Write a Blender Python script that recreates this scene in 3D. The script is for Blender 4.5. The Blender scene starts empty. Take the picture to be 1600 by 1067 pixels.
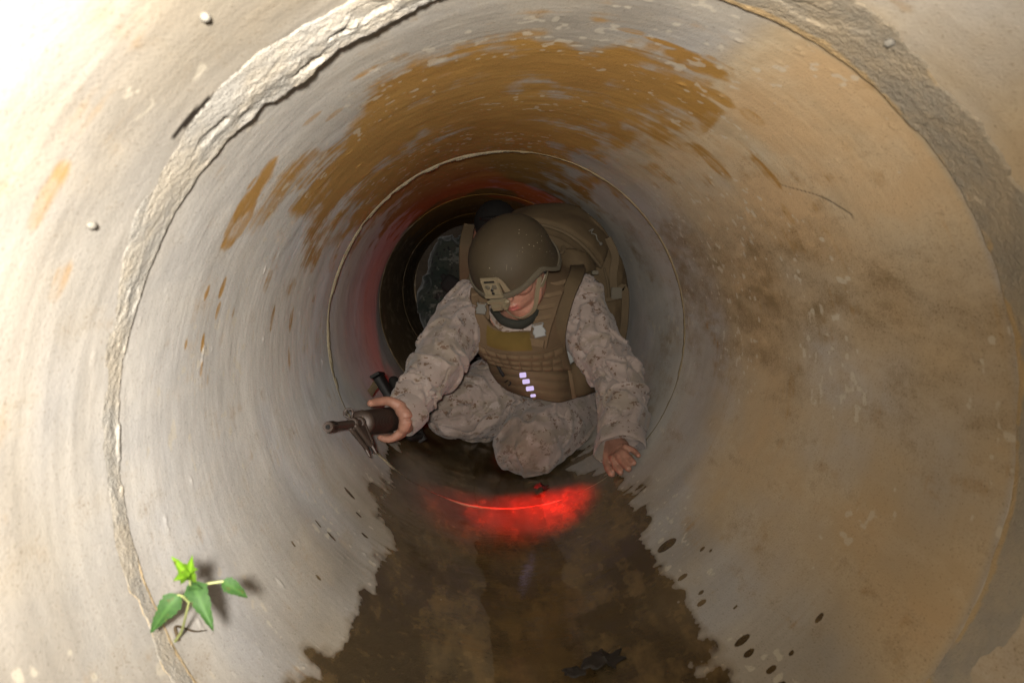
import bpy, bmesh, math, random
import numpy as np
from mathutils import Matrix, Vector

# ------------------------------------------------------------------ camera, light, exposure
SC = bpy.context.scene
COL = SC.collection
RP = 0.4572                                   # inner radius of the pipe (36 inch culvert)
CAM = np.array([-0.1242, 0.0, 0.1862])
YAW, PIT = 0.06525, -0.10132
FW = np.array([math.sin(YAW)*math.cos(PIT), math.cos(YAW)*math.cos(PIT), math.sin(PIT)])
RT = np.array([math.cos(YAW), -math.sin(YAW), 0.0])
UP = np.cross(RT, FW)
FPX = 1244.0
cd = bpy.data.cameras.new('camera')
cd.sensor_width = 36.0
cd.lens = FPX/1600*36
cd.clip_start = 0.02
cd.clip_end = 500
cd.dof.use_dof = True
cd.dof.focus_distance = 2.25
cd.dof.aperture_fstop = 8.5
cam = bpy.data.objects.new('camera', cd)
COL.objects.link(cam)
m = Matrix.Identity(4)
for i in range(3):
    m[i][0], m[i][1], m[i][2], m[i][3] = RT[i], UP[i], -FW[i], CAM[i]
cam.matrix_world = m
SC.camera = cam

SUN_EL, SUN_AZ = math.radians(58), math.radians(60)
w = bpy.data.worlds.new('World')
SC.world = w
w.use_nodes = True
nt = w.node_tree
nt.nodes.clear()
sky = nt.nodes.new('ShaderNodeTexSky')
sky.sky_type = 'NISHITA'
sky.sun_disc = False
sky.sun_elevation = SUN_EL
sky.sun_rotation = SUN_AZ
bg = nt.nodes.new('ShaderNodeBackground')
bg.inputs['Strength'].default_value = 0.05
wo = nt.nodes.new('ShaderNodeOutputWorld')
nt.links.new(sky.outputs[0], bg.inputs[0])
nt.links.new(bg.outputs[0], wo.inputs[0])

ld = bpy.data.lights.new('sun', 'SUN')
ld.energy = 2.0
ld.angle = math.radians(0.5)
ld.color = (1, .95, .87)
so = bpy.data.objects.new('sun', ld)
COL.objects.link(so)
so.rotation_euler = (math.radians(90)-SUN_EL, 0, math.radians(180)-SUN_AZ)

def look(o, src, dst):
    o.location = src
    o.rotation_euler = (Vector(dst)-Vector(src)).to_track_quat('-Z', 'Y').to_euler()

# the photographer's hand-held flash, up and to the left of the lens
fl = bpy.data.lights.new('camera_flash', 'SPOT')
fl.energy = 238.0
fl.spot_size = math.radians(116)
fl.spot_blend = 1.0
fl.shadow_soft_size = 0.022
fl.color = (1.0, .955, .885)
flo = bpy.data.objects.new('camera_flash', fl)
COL.objects.link(flo)
look(flo, (-0.15, -0.14, 0.24), (-0.48, 0.80, 0.46))

vs = SC.view_settings
vs.view_transform = 'Standard'
vs.look = 'None'
vs.gamma = 1.0
vs.use_curve_mapping = False
vs.exposure = 0.0
SC.render.engine = 'CYCLES'
SC.cycles.max_bounces = 4
SC.cycles.diffuse_bounces = 1
SC.cycles.adaptive_threshold = .02
SC.cycles.glossy_bounces = 2
SC.cycles.transparent_max_bounces = 8
SC.cycles.caustics_refractive = False
SC.cycles.use_denoising = True
SC.cycles.sample_clamp_indirect = 4.0

# ------------------------------------------------------------------ helpers
rng = np.random.default_rng(7)
random.seed(7)
_perm = np.tile(rng.permutation(256), 3)
_val = rng.random(256)*2-1

def vnoise(p):
    p = np.asarray(p, float)
    i = np.floor(p).astype(int)
    f = p-i
    f = f*f*f*(f*(f*6-15)+10)
    i = i & 255
    out = np.zeros(len(p))
    for dx in (0, 1):
        wx = f[:, 0] if dx else 1-f[:, 0]
        a = _perm[(i[:, 0]+dx) & 255]
        for dy in (0, 1):
            wy = wx*(f[:, 1] if dy else 1-f[:, 1])
            b = _perm[a+((i[:, 1]+dy) & 255)]
            for dz in (0, 1):
                c = _perm[b+((i[:, 2]+dz) & 255)]
                out += _val[c]*wy*(f[:, 2] if dz else 1-f[:, 2])
    return out

def fbm(p, o=4, lac=2.03, g=.5):
    p = np.asarray(p, float)
    a, s, n = 1.0, np.zeros(len(p)), 0
    for k in range(o):
        s += a*vnoise(p+17.3*k)
        n += a
        a *= g
        p = p*lac
    return s/n

def sst(a, b, x):
    t = np.clip((x-a)/(b-a), 0, 1)
    return t*t*(3-2*t)

def link(name, me, mat=None, parent=None):
    o = bpy.data.objects.new(name, me)
    COL.objects.link(o)
    if mat is not None:
        me.materials.append(mat)
    if parent is not None:
        o.parent = parent
    return o

def mesh_from(name, V, F, smooth=True):
    me = bpy.data.meshes.new(name)
    V = np.asarray(V, float)
    if isinstance(F, np.ndarray):
        n, k = F.shape
        me.vertices.add(len(V))
        me.vertices.foreach_set('co', V.ravel())
        me.loops.add(n*k)
        me.loops.foreach_set('vertex_index', F.ravel().astype(np.int32))
        me.polygons.add(n)
        me.polygons.foreach_set('loop_start', np.arange(0, n*k, k, dtype=np.int32))
        me.update(calc_edges=True)
    else:
        me.from_pydata([tuple(v) for v in V], [], [tuple(f) for f in F])
        me.update()
    if smooth:
        me.polygons.foreach_set('use_smooth', np.ones(len(me.polygons), bool))
    me.validate()
    return me

def attr(me, name, vals):
    a = me.attributes.new(name, 'FLOAT', 'POINT')
    a.data.foreach_set('value', np.asarray(vals, np.float32))

def tag(o, label=None, cat=None, group=None, kind=None):
    if label: o['label'] = label
    if cat: o['category'] = cat
    if group: o['group'] = group
    if kind: o['kind'] = kind
    return o

def empty(name, loc=(0, 0, 0)):
    o = bpy.data.objects.new(name, None)
    o.empty_display_size = .05
    COL.objects.link(o)
    o.location = loc
    return o

class NT:
    """small wrapper for writing node materials"""
    def __init__(s, name):
        s.mat = bpy.data.materials.new(name)
        s.mat.use_nodes = True
        s.t = s.mat.node_tree
        s.t.nodes.clear()
        s.out = s.t.nodes.new('ShaderNodeOutputMaterial')
        s._co = None
    def n(s, typ, **kw):
        nd = s.t.nodes.new('ShaderNode'+typ)
        for k, v in kw.items():
            setattr(nd, k, v)
        return nd
    def put(s, sock, v):
        if v is None: return
        if hasattr(v, 'bl_idname') or isinstance(v, bpy.types.NodeSocket):
            s.t.links.new(v, sock)
        else:
            if sock.type == 'RGBA' and len(v) == 3: v = (*v, 1)
            sock.default_value = v
    def co(s):
        if s._co is None:
            s._co = s.n('TexCoord').outputs['Object']
        return s._co
    def scale(s, sc, vec=None):
        mp = s.n('Mapping')
        s.put(mp.inputs[0], vec if vec is not None else s.co())
        mp.inputs['Scale'].default_value = sc if hasattr(sc, '__len__') else (sc, sc, sc)
        return mp.outputs[0]
    def noise(s, sc, detail=4, rough=.55, vec=None, dist=0):
        nd = s.n('TexNoise')
        s.put(nd.inputs['Vector'], s.scale(sc, vec))
        nd.inputs['Scale'].default_value = 1
        nd.inputs['Detail'].default_value = detail
        nd.inputs['Roughness'].default_value = rough
        nd.inputs['Distortion'].default_value = dist
        return nd.outputs['Fac']
    def voro(s, sc, vec=None, feature='F1', out='Distance'):
        nd = s.n('TexVoronoi', feature=feature)
        s.put(nd.inputs['Vector'], s.scale(sc, vec))
        nd.inputs['Scale'].default_value = 1
        return nd.outputs[out]
    def attr(s, name):
        return s.n('Attribute', attribute_name=name).outputs['Fac']
    def math(s, op, a, b=None, c=None, clamp=False):
        nd = s.n('Math', operation=op, use_clamp=clamp)
        for k, v in enumerate((a, b, c)):
            s.put(nd.inputs[k], v)
        return nd.outputs[0]
    def step(s, x, a, b):
        nd = s.n('MapRange', interpolation_type='SMOOTHSTEP')
        s.put(nd.inputs[0], x)
        nd.inputs[1].default_value = a
        nd.inputs[2].default_value = b
        return nd.outputs[0]
    def mix(s, f, a, b, mode='MIX'):
        nd = s.n('Mix', data_type='RGBA', blend_type=mode)
        s.put(nd.inputs[0], f)
        s.put(nd.inputs[6], a)
        s.put(nd.inputs[7], b)
        return nd.outputs[2]
    def bump(s, h, strength=.5, dist=.002, normal=None):
        nd = s.n('Bump')
        nd.inputs['Strength'].default_value = strength
        nd.inputs['Distance'].default_value = dist
        s.put(nd.inputs['Height'], h)
        s.put(nd.inputs['Normal'], normal)
        return nd.outputs[0]
    def bsdf(s, color, rough=.8, normal=None, spec=.5, metal=0, **kw):
        b = s.n('BsdfPrincipled')
        s.put(b.inputs['Base Color'], color)
        s.put(b.inputs['Roughness'], rough)
        s.put(b.inputs['Normal'], normal)
        s.put(b.inputs['Specular IOR Level'], spec)
        s.put(b.inputs['Metallic'], metal)
        for k, v in kw.items():
            s.put(b.inputs[k.replace('_', ' ')], v)
        s.t.links.new(b.outputs[0], s.out.inputs[0])
        return s.mat

# ------------------------------------------------------------------ concrete, mortar and water
def concrete_material():
    t = NT('pipe_concrete')
    big = t.attr('big')
    cloud = t.attr('cloud')
    streak = t.attr('streak')
    mott = t.attr('mottle')
    fine = t.noise((110, 90, 110), 2, .7)
    grain = t.noise((420, 260, 420), 1, .65)
    c = t.mix(t.step(big, .35, .65), (.368, .362, .358), (.392, .370, .335))
    c = t.mix(t.math('MULTIPLY', t.step(cloud, .40, .72), .40), c, (.300, .296, .292))
    c = t.mix(t.math('MULTIPLY', t.step(mott, .48, .85), .30), c, (.44, .41, .36))
    c = t.mix(t.math('MULTIPLY', t.step(streak, .48, .80), .13), c, (.27, .25, .23))
    c = t.mix(t.math('MULTIPLY', t.step(fine, .48, .78), .30), c, (.48, .455, .42))
    c = t.mix(1.0, c, t.mix(t.attr('dirt_light'), (.62, .555, .455), (1.32, 1.31, 1.31)), 'MULTIPLY')  # grime plus painted brightening and dimming of the walls
    # clay film on the right
    tn = t.math('ADD', t.attr('tan'), t.math('MULTIPLY', t.math('SUBTRACT', cloud, .5), .7))
    c = t.mix(t.math('MULTIPLY', t.step(tn, .05, 1.0), .80), c, t.mix(t.step(mott, .3, .8), (.430, .315, .175), (.505, .390, .240)))
    c = t.mix(t.math('MULTIPLY', t.step(tn, .75, 1.5), .75), c, (.490, .325, .170))
    # brown dirt wash, also the dark painted into the far sections
    br = t.math('ADD', t.attr('brown'), t.math('MULTIPLY', t.math('SUBTRACT', mott, .5), .9))
    br = t.math('ADD', br, t.math('MULTIPLY', t.math('SUBTRACT', grain, .5), .6))
    br = t.math('ADD', br, t.math('MULTIPLY', t.math('SUBTRACT', fine, .5), .4))
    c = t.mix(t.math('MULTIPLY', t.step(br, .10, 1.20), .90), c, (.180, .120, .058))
    scuff = t.math('MULTIPLY', t.step(t.attr('scuff'), .50, .95), t.attr('brown'))
    c = t.mix(t.math('MULTIPLY', scuff, .55), c, (.42, .32, .20))
    # rust film
    ru = t.math('ADD', t.attr('rust'), t.math('MULTIPLY', t.math('SUBTRACT', t.math('ADD', t.math('MULTIPLY', streak, .45), t.math('MULTIPLY', mott, .55)), .5), .9))
    rc = t.mix(cloud, (.27, .130, .020), (.355, .195, .042))
    c = t.mix(t.math('MULTIPLY', t.step(ru, .22, .95), .94), c, rc)
    # lime flecks and drips
    fl = t.step(t.attr('fleck'), .82, .95)
    c = t.mix(t.math('MULTIPLY', fl, .55), c, (.52, .46, .36))
    # water soaked lower part
    we = t.math('ADD', t.attr('wet'), t.math('MULTIPLY', t.math('SUBTRACT', streak, .5), .08))
    wm = t.step(we, .42, .58)
    wetc = t.mix(1.0, c, t.mix(t.step(t.math('ADD', t.math('MULTIPLY', cloud, .72), t.math('MULTIPLY', mott, .28)), .3, .75), (.17, .13, .070), (.36, .28, .162)), 'MULTIPLY')
    c = t.mix(wm, c, wetc)
    halo = t.math('MULTIPLY', t.step(we, .22, .46), t.math('SUBTRACT', 1.0, wm))
    c = t.mix(t.math('MULTIPLY', halo, .45), c, t.mix(1.0, c, (.55, .47, .36), 'MULTIPLY'))
    dirt = t.math('MULTIPLY', t.step(t.attr('mottle'), .45, .95), wm)
    c = t.mix(t.math('MULTIPLY', dirt, .55), c, (.16, .105, .045))
    c = t.mix(t.step(grain, .60, .8), c, t.mix(1.0, c, (.66, .63, .58), 'MULTIPLY'))
    c = t.mix(t.attr('hole'), c, (.018, .013, .009))  # dark colour stands in for shade inside the cavity and crack
    nm = t.bump(t.math('ADD', grain, t.math('MULTIPLY', streak, .20)), .34, .0012)
    ro = t.n('Mix', data_type='FLOAT')
    t.put(ro.inputs[0], wm); t.put(ro.inputs[2], .78)
    t.put(ro.inputs[3], t.math('ADD', .05, t.math('MULTIPLY', mott, .22)))
    return t.bsdf(c, ro.outputs[0], nm, t.math('ADD', .16, t.math('MULTIPLY', wm, .44)))

def mortar_material(name, a, b, tan):
    t = NT(name)
    n1 = t.noise(18, 5, .65)
    n2 = t.noise(120, 4, .7)
    c = t.mix(t.step(n1, .35, .65), a, b)
    c = t.mix(t.math('MULTIPLY', t.step(t.math('ADD', t.attr('lip'), t.math('MULTIPLY', t.math('SUBTRACT', n1, .5), .8)), .35, .7), .9), c, tan)
    c = t.mix(t.math('MULTIPLY', t.step(n2, .52, .72), .35), c, (.20, .18, .15))
    c = t.mix(t.attr('right_dark'), c, t.mix(1.0, c, (.86, .79, .68), 'MULTIPLY'))
    c = t.mix(t.attr('hole'), c, (.018, .013, .009))  # cavity shade painted as dark colour
    h = t.math('ADD', n2, t.math('MULTIPLY', t.noise(420, 2), .4))
    return t.bsdf(c, .92, t.bump(h, .8, .004), .25)

M_CON = concrete_material()
M_MORT = mortar_material('mortar', (.275, .255, .222), (.345, .300, .235), (.44, .325, .18))
M_BEAD = mortar_material('mortar_bead', (.19, .155, .10), (.23, .19, .12), (.22, .16, .08))

def pit_mask(th, y):
    """painted dark of a hole broken into the joint at upper left; th in degrees"""
    d = ((th+131.6)/3.0)**2+((y-.680-(th+131.6)*-.0008)/.006)**2
    return sst(1.25, .35, d)

def top(th):
    """signed angle from the crown, negative to the left"""
    return np.where(th < 0, -(180+th), 180-th)*1.0

YA, YB, YC, YD, YE = .7775, 2.0205, 3.37, 4.72, 6.07
WL = np.array([[.30, -62], [.80, -52], [.98, -41], [1.0, -44.5], [1.10, -40], [1.17, -41], [1.29, -37.7], [1.39, -36.9], [1.53, -36.2], [1.684, -39.5], [1.73, -43.6], [1.80, -47], [1.97, -40], [2.1, -43], [2.4, -38], [3.4, -36], [9, -34]])
WR = np.array([[.30, 28], [.80, 31.5], [1.035, 32.8], [1.13, 32.5], [1.22, 32.7], [1.30, 33], [1.38, 30.9], [1.49, 31.2], [1.56, 36.8], [1.69, 39.5], [1.85, 39.3], [2.02, 36], [2.1, 33], [2.4, 33], [9, 32]])
DROPS = [(-54.4, 1.357, 2.4, .008), (-50.3, 1.367, 2.6, .009), (-42.5, 1.492, 1.8, .010), (-50.9, 1.614, 3.5, .014), (-46, 1.56, 1.6, .008),
         (43.0, 1.376, 1.6, .010), (44.2, 1.35, 1.0, .007), (37.0, 1.481, 4.2, .026), (35.6, 1.341, 1.8, .012), (35.8, 1.232, 1.9, .013), (37, 1.26, 1.2, .009), (37.9, 1.08, 2.8, .013),
         (37.5, 1.046, 1.8, .012), (38.9, .988, 1.7, .010), (50.6, .995, 1.6, .009), (43.2, .987, 1.1, .008), (38.1, .95, 2.2, .012), (-57, 1.21, 1.2, .006), (-49, 1.20, 1.4, .007), (40.6, 1.16, 1.2, .006)]
FRONT = np.array([[-70, 1.35], [-50, 1.22], [-45, 1.16], [-37, 1.11], [-29, 1.02], [-25, .99], [-16, .985], [-7, 1.0], [0, .985], [6, 1.01], [14, 1.014], [26, 1.036], [32, 1.13], [34, 1.27], [60, 1.6]])

def masks(th, y, P3):
    """stain amounts on the concrete at angle th (deg, 0 = invert, + = right) and distance y"""
    al = top(th)
    aw = P3*np.array([6.0, 7.0, 6.0])
    s1 = fbm(aw, 4)
    s2 = fbm(P3*np.array([22., 14., 22.])+5, 4)
    s0 = fbm(P3*5+9, 4)
    # rust at the crown
    yf = np.interp(al, FRONT[:, 0], FRONT[:, 1])
    aL = np.interp(y, [.9, 1.1, 1.3, 1.6, 2.0, 2.05, 3.4], [-36, -40, -50, -58, -60, -55, -48])
    aR = np.interp(y, [.9, 1.1, 1.3, 1.6, 2.0, 2.05, 3.4], [34, 34, 31, 26, 20, 44, 46])
    ins = np.minimum(np.minimum((y-yf)/.055, (al-aL)/12), (aR-al)/11)
    rust = np.clip(.5+.50*ins, 0, 1.15)+.60*s1+.70*s2
    rust -= .50*np.exp(-((y-1.56-.0006*al**2*.3)/.030)**2)*sst(-60, -20, al)*sst(.05, -.25, s0)*1.2
    rust -= .45*sst(1.75, 2.0, y)*sst(6, 26, al)
    rust = np.where(ins < -1.6, np.minimum(rust, .2), rust)
    # left patch and isolated spots
    for a0, y0, ra, ry, s in [(-53.5, .985, 6, .035, 1.0), (-59, 1.00, 5, .04, .8), (-52, 1.09, 9, .06, .62), (-46, 1.17, 8, .05, .7), (-53, .955, 1.6, .012, .8), (21, .985, 5.4, .036, 1.0), (15, .955, 3.6, .010, .9), (9.5, .945, 3.0, .010, .7), (28.5, 1.06, 4, .02, .8), (35, 1.05, 3, .02, .7),
                              (-71.2, .993, 1.7, .008, .9), (-70.7, 1.055, 1.9, .010, .8), (-74.6, 1.064, 1.7, .008, .9), (-75.5, 1.14, 1.8, .010, .75), (-79.5, 1.024, 1.6, .007, .9), (-78.9, .959, 1.2, .006, .8), (-81, 1.568, 3, .012, .6), (-84, 1.03, 1.5, .006, .6), (-86, 1.06, 1.6, .006, .6), (-90.5, 1.567, 3, .01, .5),
                              (-40, .96, 2, .01, .7), (-37, 1.01, 2.2, .012, .7), (-70, 1.3, 3, .02, .6), (-79, 1.4, 3, .015, .55), (-30, .93, 2.5, .008, .6), (46, 1.17, 5, .02, .75), (56, 1.2, 3, .015, .6), (40, 1.32, 6, .03, .7), (52, .6, 3, .02, .6), (30, .47, 3, .02, .7), (-60, .55, 4, .015, .5), (-36, .5, 5, .02, .5), (-68, .62, 3, .015, .4)]:
        rust = np.maximum(rust, s*sst(1.5, .5, ((al-a0)/ra)**2+((y-y0)/ry)**2+.9*s2)*.95)
    rust = np.where(y < .78, np.minimum(rust, .52), rust)
    # brown wash on the right wall
    f = np.interp(th, [40, 55, 70, 88, 104, 112, 120, 135], [0, .05, .18, .48, .78, .62, .25, 0])
    brown = .9*f*(1.0+.35*s0)+.35*sst(110, 118, th)*sst(150, 120, th)*sst(.9, 1.5, y)
    brown = np.maximum(brown, .30*sst(30, 50, th)*sst(80, 60, th)*(.6+1.1*s0))
    brown *= sst(2.04, 2.0, y)*sst(.70, .80, y)
    brown = np.maximum(brown, .45*sst(40, 70, th)*sst(140, 110, th)*sst(.80, .70, y))
    brown = np.where(y > YC, 1.2, brown)  # far sections coloured dark to look unlit
    brown = np.maximum(brown, .7*sst(2.02, 2.06, y)*sst(150, 120, th)*sst(30, 60, th)*(.30+.9*s0))
    tan = sst(34, 62, th)*sst(168, 142, th)*sst(2.02, 1.45, y)*sst(.77, .80, y)*(.80+.45*s0)
    tan = tan+.55*sst(110, 124, th)*sst(160, 145, th)*sst(1.5, 1.1, y)*sst(.77, .80, y)*(.8+.6*s0)
    tan = np.maximum(tan, .75*sst(-125, -140, th)*sst(.76, .70, y)*(.15+.8*s0))
    tan = np.maximum(tan, .8*sst(40, 75, th)*sst(.80, .77, y)*(.62+.7*s0))
    # wet invert
    wl = np.interp(y, WL[:, 0], WL[:, 1])
    wr = np.interp(y, WR[:, 0], WR[:, 1])
    d = np.minimum((th-wl), (wr-th))
    wet = .5+.085*(d+8.0*fbm(P3*np.array([9., 3.6, 9.])+3, 3)+6.0*fbm(P3*np.array([22., 9., 22.])+13, 5, g=.6)+3.0*s2+4.5*fbm(P3*np.array([8., 30., 8.])+23, 3)*sst(1.2, 1.7, y)+2.2*fbm(P3*np.array([8., 30., 8.])+23, 3))
    wet = np.clip(wet, 0, 1)
    for a0, y0, ra, ry in DROPS:
        wet = np.maximum(wet, .95*sst(1.4, .4, ((th-a0)/ra/.62)**2+((y-y0)/ry/.6)**2+.9*s2))
    return rust, np.clip(brown, 0, 1.2), np.clip(tan, 0, 1.6), wet

def dirt_light(th, y, u):
    """wall tone: grimier right side, plus light balance painted into the colour"""
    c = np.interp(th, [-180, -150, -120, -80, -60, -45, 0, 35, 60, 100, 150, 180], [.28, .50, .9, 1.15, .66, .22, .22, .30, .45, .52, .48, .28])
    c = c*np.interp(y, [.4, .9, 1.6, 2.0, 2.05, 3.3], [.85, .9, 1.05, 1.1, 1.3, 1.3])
    c = c*(1-sst(-15, -45, th)*sst(170, 165, np.abs(th))*np.interp(y, [.3, .62, .76, .84], [.75, .62, .35, 0]))  # near left wall darkened in colour against the strong flash
    c = c*np.where((th > 60) & (y < .78), 1.5, 1.0)*np.where(y > YC, .0, 1.0)  # near right lifted, far sections darkened as if out of the light
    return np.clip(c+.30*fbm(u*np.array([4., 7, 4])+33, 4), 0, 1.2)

def pipe_section(name, y0, y1, nth, ny, rad, relief=1.0, thick=.085):
    t = np.linspace(-math.pi, math.pi, nth, endpoint=False)
    yy = np.linspace(y0, y1, ny)
    T, Y = np.meshgrid(t, yy)
    T = T.ravel(); Y = Y.ravel()
    unit = np.c_[np.sin(T)*RP, Y, -np.cos(T)*RP]
    th = np.degrees(T)
    h = .00012*fbm(unit*np.array([3, 40, 3.]), 4)+.0006*fbm(unit*22+3, 4)+.0022*fbm(unit*4+3, 3)+.00016*fbm(unit*np.array([9, 150, 9.]), 3)
    # trowel ridges around the bore near the mouth
    h += .0006*np.abs(fbm(unit*np.array([2.2, 55, 2.2])+31, 3))*sst(.80, .70, Y)
    # small drips of grout
    n = fbm(unit*np.array([40, 60, 40.])+8, 3)
    h += .0012*sst(.60, .80, n)
    h += .0055*fbm(unit*np.array([9., 6, 9])+55, 3)*sst(30, 12, np.abs(th))
    h *= relief
    pit = pit_mask(th, Y)
    r = rad-h
    crack = np.abs(Y-np.interp(th, [122.6, 126.9, 130.2, 134], [1.018, 1.07, 1.152, 1.2])-.004*s_noise(unit))
    r += .0008*sst(.004, .001, crack)*sst(121, 123, th)*sst(132, 129, th)
    V = np.c_[np.sin(T)*r, Y, -np.cos(T)*r]
    idx = np.arange(nth*ny).reshape(ny, nth)
    a = idx[:-1]; b = np.roll(idx, -1, 1)[:-1]; c = np.roll(idx, -1, 1)[1:]; d = idx[1:]
    F = np.stack([a, d, c, b], -1).reshape(-1, 4)
    # outer shell and end faces
    N = nth*ny
    ro = RP+thick
    O = np.concatenate([np.c_[np.sin(t)*ro, np.full(nth, yv), -np.cos(t)*ro] for yv in (y0, y1)])
    o0 = N+np.arange(nth); o1 = N+nth+np.arange(nth)
    rl = lambda q: np.roll(q, -1)
    F2 = np.stack([o0, rl(o0), rl(o1), o1], -1)
    F3 = np.stack([idx[0], rl(idx[0]), rl(o0), o0], -1)
    F4 = np.stack([idx[-1], o1, rl(o1), rl(idx[-1])], -1)
    me = mesh_from(name, np.concatenate([V, O]), np.concatenate([F, F2, F3, F4]))
    ru, br, ta, we = masks(th, Y, unit)
    pad = np.zeros(2*nth)
    for k, v in (('rust', ru), ('brown', br), ('tan', ta), ('wet', we), ('big', .5+.75*fbm(unit*np.array([2.2, 3.5, 2.2])+40, 4)), ('cloud', .5+.75*fbm(unit*np.array([8., 4, 8])+50, 5)), ('mottle', .5+.8*fbm(unit*np.array([30., 12, 30])+60, 5, g=.65)), ('streak', .5+.8*fbm(unit*np.array([9., 110, 9])+80, 4)), ('fleck', .5+.8*fbm(unit*np.array([70., 60, 70])+90, 2)-.3*sst(.12, -.05, fbm(unit*5+95, 2))), ('dirt_light', dirt_light(th, Y, unit)), ('hole', np.maximum(sst(.01, .10, pit), .75*sst(.0045, .001, crack)*sst(121, 123, th)*sst(132, 129, th))), ('scuff', .5+.75*fbm(unit*np.array([30., 8, 30])+70, 4))):
        attr(me, k, np.concatenate([v, pad+(1.2 if k in ('brown', 'wet') else 0)]))  # end faces coloured dark so joint edges do not show as lit rings
    return link(name, me, M_CON)

def s_noise(u):
    return fbm(u*40+2, 2)

secs = []
for k, (a, b, nth, ny, rad, rel, lab) in enumerate([
        (-1.05, YA-.002, 760, 400, RP, 1.0, 'nearest concrete pipe section with pale scraped walls around the viewer'),
        (YA+.002, YB-.002, 1000, 420, RP, 1.0, 'second concrete pipe section with orange rust at crown and wet floor'),
        (YB+.002, YC-.002, 600, 220, RP+.004, 1.0, 'third concrete pipe section surrounding the kneeling person in tan camouflage'),
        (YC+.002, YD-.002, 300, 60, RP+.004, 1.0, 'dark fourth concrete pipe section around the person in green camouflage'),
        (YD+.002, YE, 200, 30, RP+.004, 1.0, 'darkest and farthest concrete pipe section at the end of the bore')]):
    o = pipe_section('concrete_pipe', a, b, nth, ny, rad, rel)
    tag(o, lab, 'pipe', 'concrete pipe sections laid end to end')
    secs.append(o)

def mortar_ring(name, parent, mat, th, e0, e1, h, rough, nv=34, chips=.0, flap=0.0, rad=RP):
    """band of joint mortar; e0/e1 edge positions and h thickness per angle"""
    n = len(th)
    v = np.linspace(0, 1, nv)
    T = np.repeat(np.radians(th)[None], nv, 0)
    Vv = np.repeat(v[:, None], n, 1)
    Y = e0[None]+(e1-e0)[None]*Vv
    u = np.c_[np.sin(T).ravel()*RP, Y.ravel(), -np.cos(T).ravel()*RP]
    prof = sst(0, .55, Vv)**.8*sst(1.0, .965, Vv)
    n1 = fbm(u*30, 4).reshape(nv, n)
    n2 = fbm(u*90+4, 4).reshape(nv, n)
    chip = sst(.16, .24, fbm(u*np.array([14, 26, 14.])+9, 4).reshape(nv, n))
    n3 = fbm(u*np.array([200, 200, 200.])+4, 2).reshape(nv, n)
    H = h[None]*(1+rough*.30*n1+rough*.22*n2+rough*.14*n3-chips*chip)
    lipm = sst(.80, .93, Vv)
    H = H+h[None]*.22*lipm*rough
    H = H*prof-.0025*(1-sst(0, .06, Vv)*sst(1, .965, Vv))+.0007*(prof > 0)
    pit = pit_mask(np.degrees(T).ravel(), Y.ravel()).reshape(nv, n)
    H = H*(1-pit)-.002*pit
    r = rad-H
    V = np.c_[(np.sin(T)*r).ravel(), Y.ravel(), (-np.cos(T)*r).ravel()]
    idx = np.arange(nv*n).reshape(nv, n)
    b = np.roll(idx, -1, 1)
    F = np.stack([idx[:-1], idx[1:], b[1:], b[:-1]], -1).reshape(-1, 4)
    me = mesh_from(name, V, F)
    attr(me, 'right_dark', np.clip(sst(40, 110, np.degrees(T))+.0*T, 0, 1).ravel())  # mortar gets darker towards the right
    attr(me, 'hole', sst(.01, .10, pit).ravel())
    attr(me, 'lip', ((sst(.76, .93, Vv)*.9+.4*sst(.16, .03, Vv))*(.55+1.4*fbm(u*5+44, 3).reshape(nv, n))+.25*sst(.1, .3, n1)).ravel())
    return link(name, me, mat, parent)

th = np.linspace(-180, 180, 1900, endpoint=False)
c3 = np.c_[np.sin(np.radians(th))*RP, np.zeros(len(th)), -np.cos(np.radians(th))*RP]
rag = fbm(c3*14+2, 5); rag2 = fbm(c3*45+6, 4)
e0 = np.interp(th, [-180, -151, -143, -135, -130, -122, -114, -105, -98, -85, -60, 0, 60, 100, 122, 133, 143, 151, 180], [.68, .70, .692, .676, .676, .702, .714, .726, .742, .752, .745, .735, .725, .71, .70, .696, .684, .675, .69])+.026*rag+.008*rag2
e1 = YA+.004+.0022*rag2+.007*fbm(c3*8+20, 3)
flp = sst(-145.2, -144, th)*sst(-137.6, -138.4, th)
e1 = e1+flp*(.020+.010*rag2)*(1-.55*sst(-141, -144.5, th))
hh = np.interp(th, [-180, -160, -140, -110, -95, -75, -40, 40, 90, 130, 180], [.0035, .0055, .0065, .0050, .0030, .0012, .001, .001, .0014, .0022, .003])
hh = hh*(.45+.7*sst(-.30, .25, fbm(c3*7+71, 4)))
rough = np.interp(th, [-180, -110, -90, -60, 60, 120, 180], [1, 1, .9, .5, .4, .5, .8])
mortar_ring('mortar_joint', secs[0], M_MORT, th, e0, e1, hh, rough[None], nv=44, chips=.55)

th2 = np.linspace(-180, 180, 1200, endpoint=False)
c4 = np.c_[np.sin(np.radians(th2))*RP, np.zeros(len(th2)), -np.cos(np.radians(th2))*RP]
r4 = fbm(c4*12+12, 5)
wB = np.interp(th2, [-180, -150, -100, -60, -30, 0, 60, 90, 140, 180], [.007, .011, .009, .008, .005, .003, .002, .002, .003, .006])
for yj, par, sc_ in ((YB, secs[1], 1.0),):
    mortar_ring('mortar_joint', par, M_BEAD, th2, yj-wB*sc_*(1+.7*r4)-.002, yj+.006+.004*r4, ((.0012+.35*wB)*sst(-.45, .1, r4)-.0032*sst(46, 34, np.abs(th2)))*sc_, .9, nv=9, chips=.5, rad=RP)

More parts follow.
